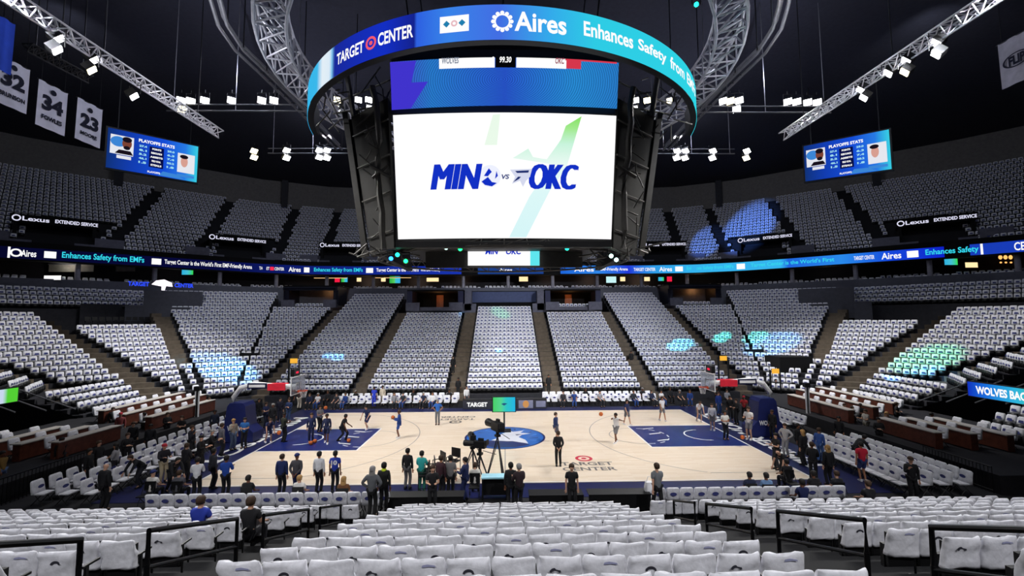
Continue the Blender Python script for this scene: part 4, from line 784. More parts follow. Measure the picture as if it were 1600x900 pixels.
for r in range(3):
    for k in range(20):
        if r == 0 and 9 < k: continue
        chair(-17.2 - 1.0 * r, -9.2 + k * .72, -PI / 2, 'white shirt covered chair at left baseline, %s from near end, %s row' % (ORD[k], ORD[r]), 'left baseline chairs')
for r in range(2):
    for k in range(42):
        x = -14.2 + k * .66
        if -3.8 < x < 3.6: continue
        lr = 'left' if x < 0 else 'right'; j = k if x < 0 else k - 28
        if j < 0: j = 0
        chair(x, 9.7 + 1.35 * r, PI, 'white shirt covered chair %s of scorer table, %s along, %s row' % (lr, ORD[j], 'front' if r == 0 else 'back'), 'far sideline chairs', 0.02 if r == 0 else .02)
for k in range(17): chair(-13.3 + k * .54, -10.75, 0, 'white shirt covered chair on near sideline left, %s from left end' % ORD[k], 'near sideline chairs')
for k in range(14): chair(5.9 + k * .54, -10.75, 0, 'white shirt covered chair on near sideline right, %s from left end' % ORD[k], 'near sideline chairs')
# ---- club tables on the side platforms
for sx in (-1, 1):
    w = 'left' if sx < 0 else 'right'
    b = MB(); b.box((sx * 25.4, .2, .4), (9.2, 19.6, .8)); structure(b.build('platform_floor', M_dark))
    for k, (x, y0, y1, lab) in enumerate(((-25.0, -6.6, -2.7, 'nearest back'), (-23.5, -6.3, -2.6, 'nearest middle'), (-22.0, -6.0, -2.6, 'nearest front'), (-26.6, 1.4, 8.6, 'far back'), (-24.2, .2, 7.6, 'far middle'), (-21.9, -.6, 5.2, 'far front'))):
        x = -sx * x; t = thing('club_table', 'long brown fronted club table on %s platform, %s one' % (w, lab), 'table', (x, (y0 + y1) / 2, .8)); L = y1 - y0; zt = .82
        b = MB(); b.box((0, 0, zt), (.55, L, .05)); b.build('table_top', mat('table_edge', 'bdb6ae', .5), t); b = MB(); b.box((-sx * .22, 0, zt / 2 + .02), (.05, L, zt - .1)); b.build('front_panel', M_wood, t)
        for e in (-1, 1):
            b = MB(); b.box((0, e * (L / 2 - .1), zt / 2), (.4, .05, zt)); b.build('end_panel', M_wood, t)
        n = int(L / 1.05)
        for j in range(n): chair(x + sx * .65, y0 + (j + .5) * L / n, sx * PI / 2, 'white shirt covered chair, %s from near end, behind %s club table, %s' % (ORD[j], lab, w), 'club table chairs', .8)
# fences, tunnel mouths
def fence(label, p, q, h, n):
    p = Vector(p); q = Vector(q); t = thing('barrier_fence', label, 'fence', p); b = MB(); b.tube(p + Z * h, q + Z * h, .03); b.tube(p + Z * .12, q + Z * .12, .025); b.build('rail', M_rail, t, world=True)
    b = MB(); [b.tube(p.lerp(q, i / n), p.lerp(q, i / n) + Z * h, .014, 5) for i in range(n + 1)]; b.build('bars', M_rail, t, world=True)
fence('black barred fence below the left club tables at the left edge', (-20.6, -9.6, 0), (-20.6, -5.6, 0), 1.1, 26); fence('black barred fence below the right club tables at right edge', (20.7, -9.4, .0), (20.7, -6.4, 0), 1.1, 20)
for sx in (-1, 1):
    b = MB(); b.quad((sx * 29.6, 3.0, 0), (sx * 46, -1.8, 0), (sx * 46, -1.8, 8.5), (sx * 29.6, 3.0, .9)); b.quad((sx * 29.6, -2.8, 0), (sx * 46, -7, 0), (sx * 46, -7, 9), (sx * 29.6, -2.8, 1.6)); b.quad((sx * 40, -6, 0), (sx * 40, 0.6, 0), (sx * 40, 0.6, 8), (sx * 40, -6, 8)); structure(b.build('tunnel_wall', M_blk2))
    t = thing('stair_rail', 'black handrail with grey bars beside the %s tunnel mouth' % ('left' if sx < 0 else 'right'), 'railing', (sx * 30, 0, 1)); b = MB()
    for k in range(5): b.tube((sx * (29 + k), 2.2 - k * .9, 1.6 + .1 * k), (sx * (33 + k), 2.2 - k * .9, 3.0 + .1 * k), .045)
    b.build('rails', mat('rail_grey', '77777c', .4, .5), t, world=True)
# ---- rails in the near aisles
for sx, w in ((-1, 'left'), (1, 'right')):
    for k, (d0, d1) in enumerate(((4.05, 5.35), (6.35, 8.4), (9.3, 11.4), (12.1, 13.6))):
        x = -5.02 if sx < 0 else 5.2; zt = lambda D: 4.94 - .37 * (D - 5.3) if D > 6 else 4.94 - .44 * (D - 5.3); yy_ = lambda D: CAM.y + D
        a, c = Vector((x, yy_(d0), zt(d0))), Vector((x, yy_(d1), zt(d1))); t = thing('aisle_rail', 'black tubular aisle rail, %s up from the court in the %s aisle' % (ORD[3 - k], w), 'railing', (x, yy_(d1), zt(d1) - 1.1)); b = MB(); dz = Vector((0, 0, -.5))
        b.path([a + dz, a, c, c + dz], .036, 8); b.build('top_rail', M_rail, t, world=True); b = MB(); b.tube(a + dz, c + dz, .03, 8); b.build('lower_rail', M_rail, t, world=True)
        for e in (a, c): b = MB(); b.tube(e + dz * .9, e - Z * 1.3, .036, 8); b.build('post', M_rail, t, world=True)
# ---- baskets
M_pad = mat('pad_navy', '18225e', .5); M_glass = mat('board_glass', 'dfe6ee', .08, var=0); M_glass.node_tree.nodes['Principled BSDF'].inputs['Transmission Weight'].default_value = .85; M_rim = mat('rim_orange', 'e8501c', .4, var=0); M_redpad = mat('pad_red', 'd8283c', .5)
for sx, w in ((-1, 'left'), (1, 'right')):
    t = thing('basketball_hoop', 'basketball backstop with white boom at the %s end of the court' % w, 'basketball hoop', (sx * 16.6, 0, 0)); Q = lambda x, y, z: Vector((sx * (x - 16.6), y, z))
    b = MB(); b.loft([[Q(16.6 + dx * wx, dy * .55, z) for dx, dy in ((-1, -1), (1, -1), (1, 1), (-1, 1))] for z, wx in ((.05, 1.1), (.6, 1.1), (1.0, .7), (2.2, .55), (2.4, .4))]); b.build('padded_base', M_pad, t)
    b = MB(); text(b, 'WOLVES', Q(16.5, -.63, .9), X, Z, .3, 1.1, .04); b.build('lettering', M_white, t)
    b = MB(); b.path([Q(17, 0, 1.9), Q(17.1, 0, 2.7), Q(16.7, 0, 3.25), Q(15.8, 0, 3.5), Q(14.6, 0, 3.35), Q(13.25, 0, 3.3)], .16, 8); b.build('boom', M_white, t, True)
    b = MB(); b.box(Q(14.35, -.2, 3.32), (1.1, .06, .42)); b.box(Q(14.35, .2, 3.32), (1.1, .06, .42)); b.build('boom_pad', M_redpad, t); b = MB(); b.box(Q(15.55, -.2, 3.4), (1.2, .06, .34)); b.box(Q(15.55, -.24, 3.4), (1.0, .02, .16), None, 1); b.build('boom_sign', [M_navyd, M_white], t)
    b = MB(); b.box(Q(13.1, 0, 3.43), (.05, 1.83, 1.07)); bb = b.build('backboard', M_glass, t); b = MB()
    for p, q in (((0, -.915, -.535), (0, .915, -.535)), ((0, .915, -.535), (0, .915, .535)), ((0, .915, .535), (0, -.915, .535)), ((0, -.915, .535), (0, -.915, -.535)), ((0, -.3, -.33), (0, .3, -.33)), ((0, .3, -.33), (0, .3, .12)), ((0, .3, .12), (0, -.3, .12)), ((0, -.3, .12), (0, -.3, -.33))): b.tube(Q(13.1, 0, 3.43) + Vector(p), Q(13.1, 0, 3.43) + Vector(q), .035)
    b.build('board_frame', M_white, bb)
    b = MB(); c = Q(12.75, 0, 3.05); b.path([c + Vector((.23 * math.cos(a), .23 * math.sin(a), 0)) for a in [2 * PI * k / 16 for k in range(16)]], .018, 6, 0, True); b.box(Q(13.03, 0, 3.03), (.12, .2, .12)); rm = b.build('rim', M_rim, t)
    b = MB()
    for k in range(12):
        for s in (-1, 1): a = 2 * PI * k / 12; e = a + s * .5; b.tube(c + Vector((.23 * math.cos(a), .23 * math.sin(a), 0)), c + Vector((.13 * math.cos(e), .13 * math.sin(e), -.42)), .006, 4)
    b.build('net', M_white, t); b = MB(); b.box(Q(13.3, 0, 4.2), (.25, .75, .45)); b.box(Q(13.17, 0, 4.2), (.02, .3, .12), None, 1); b.build('shot_clock', [M_black, G_red], t)
# ---- scorer table, monitor, broadcast gear
t = thing('scorer_table', 'long dark scorer table on the far sideline with lit white lettering', 'table', (0, 8.9, 0)); b = MB(); b.box((0, 0, .78), (7, .7, .06)); b.build('table_top', M_black, t); b = MB(); b.box((0, -.32, .4), (7, .06, .72)); b.build('front_board', mat('board_slate', '2b2d3a', .5), t)
b = MB(); text(b, 'TARGET', (-2.3, -.37, .42), X, Z, .36, 1.7, .04); b.build('lettering', G_white, t); b = MB(); b.poly(ell(.26, .3, 18), (1.75, -.36, .42), X, Z, .01); b.build('emblem', glow('orange_mark', 'e0a060', .8), t); b = MB(); b.box((1.75, -.355, .42), (1.2, .01, .66)); b.box((3, -.355, .42), (.8, .01, .5)); b.build('ad_panel', mat('ad_grey', '8084a0', .5), t)
p = (-.05, 1.3, .04); t = thing('rolling_monitor', 'green and cyan lit monitor on a stand at midcourt', 'monitor', p); b = MB(); b.box((0, .06, 1.78), (1.6, .1, 1.02)); b.build('housing', M_black, t); b = MB(); b.quad((-.74, 0, 1.31), (.74, 0, 1.31), (.74, 0, 2.25), (-.74, 0, 2.25)); sc_ = b.build('screen', glow_ramp('monitor_pic', [(0, '4bd06a'), (.35, '58d890'), (.6, '30c8c8'), (1, '28b8e8')], .95), t, uvs=[(0, 0), (1, 0), (1, 1), (0, 1)]); b = MB(); b.poly([(-.2, .02), (0, -.1), (.22, .04), (0, .08)], (0, -.01, 1.8), X, Z); b.build('emblem', glow('monitor_mark', '2a5f86', .9), sc_)
b = MB(); b.tube((0, .1, 0), (0, .1, 1.4), .05); b.build('pole', M_black, t); b = MB(); b.box((0, .1, .06), (.9, .7, .08)); b.build('cart_base', M_black, t)
def tv_camera(label, x, y, hgt, rz, big=1):
    t = thing('broadcast_camera', label, 'camera', (x, y, .04), rz); b = MB(); b.box((0, 0, hgt), (.26 * big, .55 * big, .3 * big)); b.box((0, -.05, hgt + .22 * big), (.1, .25, .12)); b.build('camera_body', M_black, t); b = MB(); b.loft([[Vector((r * math.cos(a), yv, hgt + r * math.sin(a))) for a in [2 * PI * k / 12 for k in range(12)]] for yv, r in ((.26 * big, .1 * big), (.4 * big, .12 * big), (.75 * big, .15 * big), (.8 * big, .13 * big))]); b.build('lens', M_black, t)
    b = MB(); b.box((-.02, -.36 * big, hgt + .12), (.28, .06, .22)); b.build('viewfinder', M_steel, t); b = MB(); b.tube((0, 0, hgt - .4), (0, 0, hgt - .12), .08); b.box((0, 0, hgt - .42), (.22, .22, .1)); b.tube((.1, -.1, hgt - .3), (.25, -.7, hgt - .45), .015); b.build('pan_head', M_black, t)
    for k in range(3): a = k * 2.094 + .5; b = MB(); b.tube((0, 0, hgt - .45), (.55 * math.cos(a), .55 * math.sin(a), 0), .03); b.tube((.04, 0, hgt - .6), (.5 * math.cos(a + .06), .5 * math.sin(a + .06), .05), .02); b.build('leg', M_steel, t)
tv_camera('tall broadcast camera on tripod standing in front of the centre emblem', -.35, -7.3, 2.45, .5, 1.3); tv_camera('smaller broadcast camera left of the tall tripod camera', -1.15, -7.7, 1.75, 1.2); tv_camera('broadcast camera at the leftmost side of the camera group', -1.55, -6.9, 1.8, .2)
for k, (x, y, rz) in enumerate(((-2.45, -6.9, 2.6), (-3.05, -7.4, 2.2), (-3.35, -8.1, 1.8), (-3.5, -8.7, 1.6))):
    t = thing('director_chair', 'tall black director chair on the near sideline, %s from the right' % ORD[k], 'chair', (x, y, .04), rz, 'director chairs'); b = MB(); b.box((0, 0, .78), (.5, .42, .05)); b.build('seat', M_black, t); b = MB(); b.box((0, -.2, 1.12), (.52, .03, .42)); b.build('backrest', M_black, t)
    for e in (-1, 1): b = MB(); b.tube((e * .25, -.2, 0), (e * .25, -.2, 1.32), .018); b.tube((e * .25, .2, 0), (e * .25, .2, .95), .018); b.tube((e * .25, -.2, .95), (e * .25, .2, .95), .022); b.tube((e * .25, -.2, .3), (e * .25, .2, .3), .015); b.build('side_frame', M_steel, t)
t = thing('monitor_desk', 'desk with pale blue top beside the broadcast cameras', 'table', (-.45, -9.2, 0)); b = MB(); b.box((0, 0, .9), (1.1, .5, .06)); b.build('desk_top', mat('pale_blue_top', 'a8dcee', .4), t); b = MB(); b.box((0, .2, .45), (1.1, .05, .8)); b.build('front_panel', M_black, t); b = MB(); [b.box((e * .5, 0, .44), (.05, .45, .88)) for e in (-1, 1)]; b.build('side_panel', M_black, t)
for k, (x0, x1) in enumerate(((-4.6, -1.6), (.9, 3.0), (3.2, 5.6))):
    t = thing('press_table', 'black press table on the near sideline, %s from the left' % ORD[k], 'table', ((x0 + x1) / 2, -10.6, 0)); b = MB(); b.box((0, 0, .74), (x1 - x0, .6, .05)); b.build('table_top', M_black, t); b = MB(); b.box((0, -.25, .36), (x1 - x0, .04, .7)); b.build('skirt', M_black, t)
for k, (x, y, w) in enumerate(((-21.6, 3.2, 'left'), (21.2, 2.4, 'right'))):
    t = thing('camera_pole', 'black and white striped pole beside the %s club tables' % w, 'pole', (x, y, 0)); b = MB(); b.box((0, 0, 1.35), (.1, .1, 2.7)); b.build('pole', M_black, t); b = MB(); b.box((-.08, -.02, 1.5), (.06, .1, 2.3)); b.box((.12, -.02, 1.5), (.06, .1, 2.3)); b.build('white_strip', M_white, t); b = MB(); b.box((0, 0, 2.75), (.36, .3, .3)); b.build('head_box', M_black, t); b = MB(); b.box((0, 0, .04), (.5, .5, .08)); b.build('base', M_black, t)
G_yel = glow('lit_yellow', 'f8b840', 1)
for k, (px, py, y) in enumerate(((452, 562, 12.0), (1122, 558, 12.0), (1203, 578, 10.9))):
    p = at(px, py, y=y); t = thing('yellow_beacon', 'black post with yellow lit box behind the %s' % ('left basket', 'right basket', 'right baseline, further right one')[k], 'sign', (p.x, p.y, 0)); b = MB(); b.box((0, 0, p.z / 2), (.12, .12, p.z)); b.box((.9, 0, p.z / 2), (.1, .1, p.z)); b.box((.45, 0, p.z), (.6, .1, .1)); b.build('post', M_black, t); b = MB(); b.box((.45, -.08, p.z - .1), (.62, .1, .42)); b.build('lit_box', G_yel, t); b = MB(); b.box((0, 0, .03), (.7, .6, .06)); b.build('base', M_black, t)
b = MB(); c = at(1232, 573, y=14.4); b.box(c, (3.2, 2.4, 2.1)); b.box(c + Vector((-.1, -1.6, -1.2)), (3.4, 1.6, .12)); b.box(c + Vector((.2, -2.2, -1.6)), (3.6, 1.6, .12)); b.box(c + Vector((0, -1.4, -2.0)), (3.2, 3, 1.8)); structure(b.build('camera_platform_wall', M_blk2))
# led strips over the tunnels
t = thing('tunnel_board', 'blue to green led board with white letters above the right tunnel', 'led board', (30.4, -.3, 2.9)); a = at(1520, 608, x=30.2); b = MB(); b.add([(0, a.y + .3, -.45), (0, a.y - 5, -.45), (0, a.y - 5, .45), (0, a.y + .3, .45)], [(0, 3, 2, 1), (0, 1, 2, 3)]); t.location = (30.2, 0, a.z)
b.build('screen', glow_ramp('tunnel_pic', [(0, '1230c0'), (.2, '1c70e0'), (.5, '30b8e0'), (.8, '48c860'), (1, '40d040')], .95), t, uvs=[(0, 0), (1, 0), (1, 1), (0, 1)]); b = MB(); text(b, 'WOLVES BACK', (-.03, a.y - 1.7, 0), -Y, Z, .5, 3, .04); b.build('lettering', G_white, t); b = MB(); b.box((.15, a.y - 2.35, 0), (.25, 5.4, 1.0)); b.build('housing', M_black, t)
a = at(28, 616, x=-30.2); t = thing('tunnel_board', 'green and white led board above the left tunnel', 'led board', (-30.2, 0, a.z)); b = MB(); b.add([(0, a.y - 4, -.42), (0, a.y, -.42), (0, a.y, .42), (0, a.y - 4, .42)], [(0, 1, 2, 3)]); b.build('screen', glow_ramp('tunnel_pic_left', [(0, 'c8d8f0'), (.8, 'd0e0f8'), (.86, '58d838'), (1, '58d838')], .9), t, uvs=[(0, 0), (1, 0), (1, 1), (0, 1)]); b = MB(); b.box((-.15, a.y - 2, 0), (.2, 4.2, .95)); b.build('housing', M_black, t)
# dark handrails crossing the far corners, and the row of black chairs behind the left corner block
for sx, w in ((-1, 'left'), (1, 'right')):
    for k, (p, q) in enumerate((((-26.9, 16.7, 4.1), (-32.9, 29.7, 8.65)), ((-25.5, 17.5, 4.05), (-31, 29.3, 7.95)))):
        p = Vector((sx * -p[0], p[1], p[2])); q = Vector((sx * -q[0], q[1], q[2])); t = thing('stair_rail', 'black handrail climbing the far %s corner seats, %s one' % (w, 'outer' if k == 0 else 'inner'), 'railing', p); b = MB(); b.tube(p, q, .09); b.build('top_rail', M_rail, t, world=True); b = MB(); [b.tube(p.lerp(q, u / 5), p.lerp(q, u / 5) - Z * 1.0, .03) for u in range(6)]; b.build('posts', M_rail, t, world=True)
        if k == 0: b = MB(); e = Vector((sx * 25.5, 17.5, 4.0)); b.beam(p, e, .12, .3); b.build('cross_rail', M_rail, t, world=True)
fb = thing('folding_chair', 'x', 'chair'); b = MB(); b.box((0, .2, .45), (.44, .4, .04)); b.build('seat', M_black, fb); b = MB(); b.box((0, -.02, .75), (.44, .04, .36)); b.build('backrest', M_black, fb); b = MB(); [(b.tube((e * .2, .36, 0), (e * .2, -.04, .9), .015), b.tube((e * .2, -.1, 0), (e * .2, .3, .45), .015)) for e in (-1, 1)]; b.build('frame', M_steel, fb)
for k in range(11):
    p = at(137, 491, y=16.2).lerp(at(240, 489, y=21.5), k / 10); 
    if k == 0: o = fb; o.location = (p.x, p.y, 7.05); o.rotation_euler = (0, 0, -2.1)
    else: o = dup(fb, (p.x, p.y, 7.05), -2.1)
    o['label'] = 'black folding chair on the ledge behind left corner seats, %s from left' % ORD[k]; o['group'] = 'black folding chairs'
b = MB(); p = at(125, 500, y=15.6); q = at(252, 500, y=22); b.add([(p.x, p.y, 7.0), (q.x, q.y, 7.0), (q.x - 2.4, q.y + 2.4, 7.0), (p.x - 2.4, p.y + 2.4, 7.0), (p.x - 2.4, p.y + 2.4, 9.4), (q.x - 2.4, q.y + 2.4, 9.4), (p.x, p.y, 4), (q.x, q.y, 4)], [(0, 1, 2, 3), (3, 2, 5, 4), (6, 7, 1, 0)]); structure(b.build('ledge_floor', M_step))
# ------------------------------------------------------------------ people
def skel(kind, lean=0, sit=0, stride=0, crouch=0, L=None, R=None, turn=0):
    """joints of a figure facing -Y, feet on z=0; L and R are (upper arm, forearm) directions"""
    P = Vector((0, 0, .52 if sit else .95 - crouch)); t = Vector((0, -math.sin(lean), math.cos(lean))); J = {}
    J['pel'] = P; J['wai'] = P + t * .14; J['che'] = P + t * .34; J['nek'] = P + t * .52; hf = Vector((0, -.02 - .02 * lean, 0))
    J['jaw'] = P + t * .60 + hf * 1.4; J['hed'] = P + t * .675 + hf; J['cro'] = P + t * .745 + hf * .6
    for s, k, arm in ((1, 'l', L), (-1, 'r', R)):
        u, f = arm; u = Vector((u[0] * s, u[1], u[2])).normalized(); f = Vector((f[0] * s, f[1], f[2])).normalized()
        J['sh' + k] = P + t * .455 + X * (.175 * s); J['el' + k] = J['sh' + k] + u * .29; J['wr' + k] = J['el' + k] + f * .25; J['pa' + k] = J['wr' + k] + f * .085; J['fd' + k] = f; J['up' + k] = u
        J['hi' + k] = P + Vector((.088 * s, 0, -.04)); st = stride * s
        if sit: kn = J['hi' + k] + Vector((.04 * s, -.43, .0)); an = kn + Vector((0, .03, -.41))
        else:
            an = Vector((.1 * s + .03 * s * (crouch > 0), -st, .075)); h_ = J['hi' + k]; d = an - h_; m_ = (h_ + an) / 2; l = d.length; q = math.sqrt(max(0, .43 ** 2 - (l / 2) ** 2)) if l < .86 else 0; kn = m_ + Vector((0, -q - .01, 0))
        J['kn' + k] = kn; J['an' + k] = an; J['to' + k] = an + Vector((.02 * s, -.15, -.04)); J['he' + k] = an + Vector((0, .05, -.04))
    return J
def skin(verts, edges, rad, lvl=1, extra=None, mats=1):
    me = bpy.data.meshes.new('s'); me.from_pydata(verts, edges, []); o = bpy.data.objects.new('s', me); C.objects.link(o)
    m = o.modifiers.new('s', 'SKIN'); m.use_smooth_shade = True; m.branch_smoothing = .3; sv = me.skin_vertices[0].data
    for i, r in enumerate(rad): sv[i].radius = (r, r) if not isinstance(r, tuple) else r; sv[i].use_root = i == 0
    if lvl: o.modifiers.new('u', 'SUBSURF').levels = lvl; o.modifiers['u'].render_levels = lvl
    dg = bpy.context.evaluated_depsgraph_get(); out = bpy.data.meshes.new_from_object(o.evaluated_get(dg)); bpy.data.objects.remove(o); bpy.data.meshes.remove(me); return out
def chainmesh(J, spec, chains, lvl=1):
    names = list(spec); ix = {n: i for i, n in enumerate(names)}
    return skin([J[n] for n in names], [(ix[a], ix[b]) for c in chains for a, b in zip(c, c[1:])], [spec[n] for n in names], lvl)
def fingers(J, k):
    p = J['pa' + k]; f = J['fd' + k]; s = 1 if k == 'l' else -1; side_ = f.cross(J['up' + k] + Vector((0, .3, .2))).normalized(); cur = side_.cross(f).normalized()
    out = []
    for j, (o, ln) in enumerate(((-.027, .07), (-.009, .085), (.009, .08), (.027, .062))): b0 = p + side_ * o + f * .02; b1 = b0 + f * ln * .55 + cur * .012; b2 = b1 + f * ln * .4 + cur * .03; out.append((b0, b1, b2))
    b0 = p + side_ * -.03 - f * .03; b1 = b0 + side_ * -.03 + f * .03; out.append((b0, b1, b1 + f * .03 + cur * .01)); return out
def body_mesh(J):
    spec = dict(pel=.115, wai=.105, che=.125, nek=.055, jaw=.066, hed=.088, cro=.066); ch = [['pel', 'wai', 'che', 'nek', 'jaw', 'hed', 'cro']]
    J['nos'] = J['hed'] + Vector((0, -.1, -.02)); J['eal'] = J['hed'] + Vector((.088, .012, -.01)); J['ear'] = J['hed'] + Vector((-.088, .012, -.01)); spec.update(nos=.016, eal=.02, ear=.02); ch += [['hed', 'nos'], ['hed', 'eal'], ['hed', 'ear']]
    for k in 'lr':
        spec.update({'sh' + k: .06, 'el' + k: .042, 'wr' + k: .028, 'pa' + k: .034, 'hi' + k: .085, 'kn' + k: .057, 'an' + k: .04, 'to' + k: .034}); ch += [['che', 'sh' + k, 'el' + k, 'wr' + k, 'pa' + k], ['pel', 'hi' + k, 'kn' + k, 'an' + k, 'to' + k]]
        for j, fg in enumerate(fingers(J, k)):
            for q, v in enumerate(fg[0:]): J['f%s%d%d' % (k, j, q)] = v; spec['f%s%d%d' % (k, j, q)] = (.0105, .0095, .0085)[q]
            ch.append(['pa' + k] + ['f%s%d%d' % (k, j, q) for q in range(3)])
    me = chainmesh(J, spec, ch, 1); bm = bmesh.new(); bm.from_mesh(me); n0 = len(bm.faces)
    for x, y, z, r in ((.034, -.088, .012, .013), (-.034, -.088, .012, .013)): bmesh.ops.create_uvsphere(bm, u_segments=6, v_segments=4, radius=r, matrix=Matrix.Translation(J['hed'] + Vector((x, y, z))))
    bmesh.ops.create_cube(bm, size=1, matrix=Matrix.Translation(J['jaw'] + Vector((0, -.068, .005))) @ Matrix.Diagonal((.045, .012, .012, 1)))
    bm.faces.ensure_lookup_table()
    for f in bm.faces[n0:]: f.material_index = 1
    bm.to_mesh(me); bm.free(); me.materials.append(SKINS[0]); me.materials.append(mat('feature_dark', '3a2220', .6)); me.polygons.foreach_set('use_smooth', [True] * len(me.polygons)); return me
def top_mesh(J, long, loose=1.0):
    J = dict(J); J['hem'] = J['pel'] + (J['pel'] - J['wai']) * .35; spec = dict(che=.165 * loose, wai=.148 * loose, pel=.148 * loose, hem=.15 * loose, nek=.08); ch = [['che', 'wai', 'pel', 'hem'], ['che', 'nek']]
    for k in 'lr':
        spec['sh' + k] = .088 * loose
        if long: spec['el' + k] = .06; spec['wr' + k] = .045; ch.append(['che', 'sh' + k, 'el' + k, 'wr' + k])
        else: J['sl' + k] = J['sh' + k].lerp(J['el' + k], .7); spec['sl' + k] = .066; ch.append(['che', 'sh' + k, 'sl' + k])
    return chainmesh(J, spec, ch)
def bottom_mesh(J, long):
    J = dict(J); spec = dict(pel=.132); ch = []
    for k in 'lr':
        spec['hi' + k] = .104
        if long: J['cu' + k] = J['an' + k] + Vector((0, 0, .0)); spec['kn' + k] = .078; spec['cu' + k] = .066; ch.append(['pel', 'hi' + k, 'kn' + k, 'cu' + k])
        else: J['sk' + k] = J['hi' + k].lerp(J['kn' + k], .92); spec['sk' + k] = .1; ch.append(['pel', 'hi' + k, 'sk' + k])
    return chainmesh(J, spec, ch)
def shoe_mesh(J, k):
    a = J['an' + k]; b = MB(); f = a.z - .075
    b.loft([[a + Vector((x * w, y0, z - .075 + 0)) for x, z in ((-1, 0), (1, 0), (1, h_), (-1, h_))] for y0, w, h_ in ((.075, .03, .06), (.05, .042, .1), (-.03, .043, .1), (-.12, .048, .06), (-.19, .035, .035))]); o = b.build('x', M_black); me = o.data; bpy.data.objects.remove(o); return me
def hair_mesh(J, kind):
    b = MB(); c = J['hed']; n = 12
    if kind in ('short', 'long', 'bun'):
        b.loft([[c + Vector((r * math.cos(a), r * 1.08 * math.sin(a) + .015, z + (.035 if math.sin(a) < -.3 and z < .05 else 0) - (.05 if math.sin(a) > 0 and z < .02 else 0))) for a in [2 * PI * k / n for k in range(n)]] for z, r in ((.0, .098), (.03, .107), (.075, .102), (.115, .08), (.14, .04), (.147, .005))])
        if kind == 'long': b.loft([[c + Vector((w * math.cos(a), .05 + d * math.sin(a), z)) for a in [2 * PI * k / n for k in range(n)]] for z, w, d in ((.04, .1, .06), (-.08, .11, .06), (-.2, .115, .05), (-.3, .08, .03))])
        if kind == 'bun': b.ball(c + Vector((0, .1, .08)), .05, 8, 5)
    elif kind == 'cap':
        b.loft([[c + Vector((r * math.cos(a), r * 1.08 * math.sin(a) + .01, z)) for a in [2 * PI * k / n for k in range(n)]] for z, r in ((.035, .106), (.08, .104), (.12, .08), (.145, .03), (.148, .004))]); b.poly([(-.07, 0), (.07, 0), (.055, .075), (0, .09), (-.055, .075)], c + Vector((0, -.09, .045)), X, -Y, .012)
    o = b.build('x', M_black, None, True); me = o.data; bpy.data.objects.remove(o); return me
SKINS = [mat('skin_' + c, c, .55, var=.05) for c in ('c89a80', '6e452f', 'a87455', '4d2f22')]
D = (0, 0, -1)
POSES = dict(stand=dict(L=((.14, .02, -1), (.04, -.15, -1)), R=((.14, .02, -1), (.04, -.15, -1))), crossed=dict(L=((.2, -.15, -1), (-.8, -.55, .15)), R=((.2, -.15, -1), (-.8, -.55, .05))), behind=dict(L=((.25, .3, -1), (-.55, .35, -.6)), R=((.25, .3, -1), (-.55, .35, -.6))),
  walk=dict(stride=.22, L=((.12, .3, -1), (.05, .0, -1)), R=((.12, -.3, -1), (.05, -.55, -.8))), shoot=dict(L=((.1, -.7, .6), (-.15, -.4, .9)), R=((.1, -.6, .75), (-.1, -.2, 1))), hold=dict(L=((.15, -.3, -.9), (-.3, -.9, .25)), R=((.15, -.3, -.9), (-.3, -.9, .25))),
  sit=dict(sit=1, L=((.12, -.3, -.9), (-.12, -.9, -.3)), R=((.12, -.3, -.9), (-.12, -.9, -.3))), dribble=dict(lean=.3, crouch=.12, stride=.2, L=((.3, -.2, -.9), (.1, -.7, -.5)), R=((.3, -.35, -.9), (.05, -.4, -.9))), phone=dict(L=((.14, 0, -1), (.03, -.2, -1)), R=((.2, -.3, -.9), (-.25, -.6, .75))),
  hips=dict(L=((.6, .2, -.75), (-.6, -.35, -.6)), R=((.6, .2, -.75), (-.6, -.35, -.6))), bend=dict(lean=.75, crouch=.06, stride=.12, L=((.1, -.5, -.85), (0, -.5, -.85)), R=((.1, -.5, -.85), (0, -.5, -.85))), reach=dict(stride=.15, L=((.9, -.3, .1), (.95, -.2, .05)), R=((-.3, -.9, .1), (-.7, -.6, .1))))
JS = {}; PM = {}
def part(pose, kind):
    if pose not in JS: JS[pose] = skel(pose, **POSES[pose])
    k = (pose, kind)
    if k not in PM:
        J = dict(JS[pose])
        PM[k] = body_mesh(J) if kind == 'body' else top_mesh(J, True) if kind == 'tl' else top_mesh(J, False, 1.03) if kind == 'ts' else top_mesh(J, True, 1.12) if kind == 'tc' else bottom_mesh(J, True) if kind == 'bl' else bottom_mesh(J, False) if kind == 'bs' else shoe_mesh(J, kind[-1]) if kind.startswith('shoe') else hair_mesh(J, kind)
        if kind != 'body' and not PM[k].materials: PM[k].materials.append(M_black)
        if kind[0] in 'tb': PM[k].polygons.foreach_set('use_smooth', [True] * len(PM[k].polygons))
    return PM[k]
def wear(root, nm, pose, kind, m):
    o = bpy.data.objects.new(nm, part(pose, kind)); C.objects.link(o); o.parent = root; o.material_slots[0].link = 'OBJECT'; o.material_slots[0].material = m; return o
def cloth(c): return mat('cloth_' + c, c, .8, var=.12, scale=5)
HAIR = dict(k='17120f', b='3a2718', y='a8824e', g='8d8a88', w='d8d4cc', n='1c2c6a', r='b02838', h='20406a')
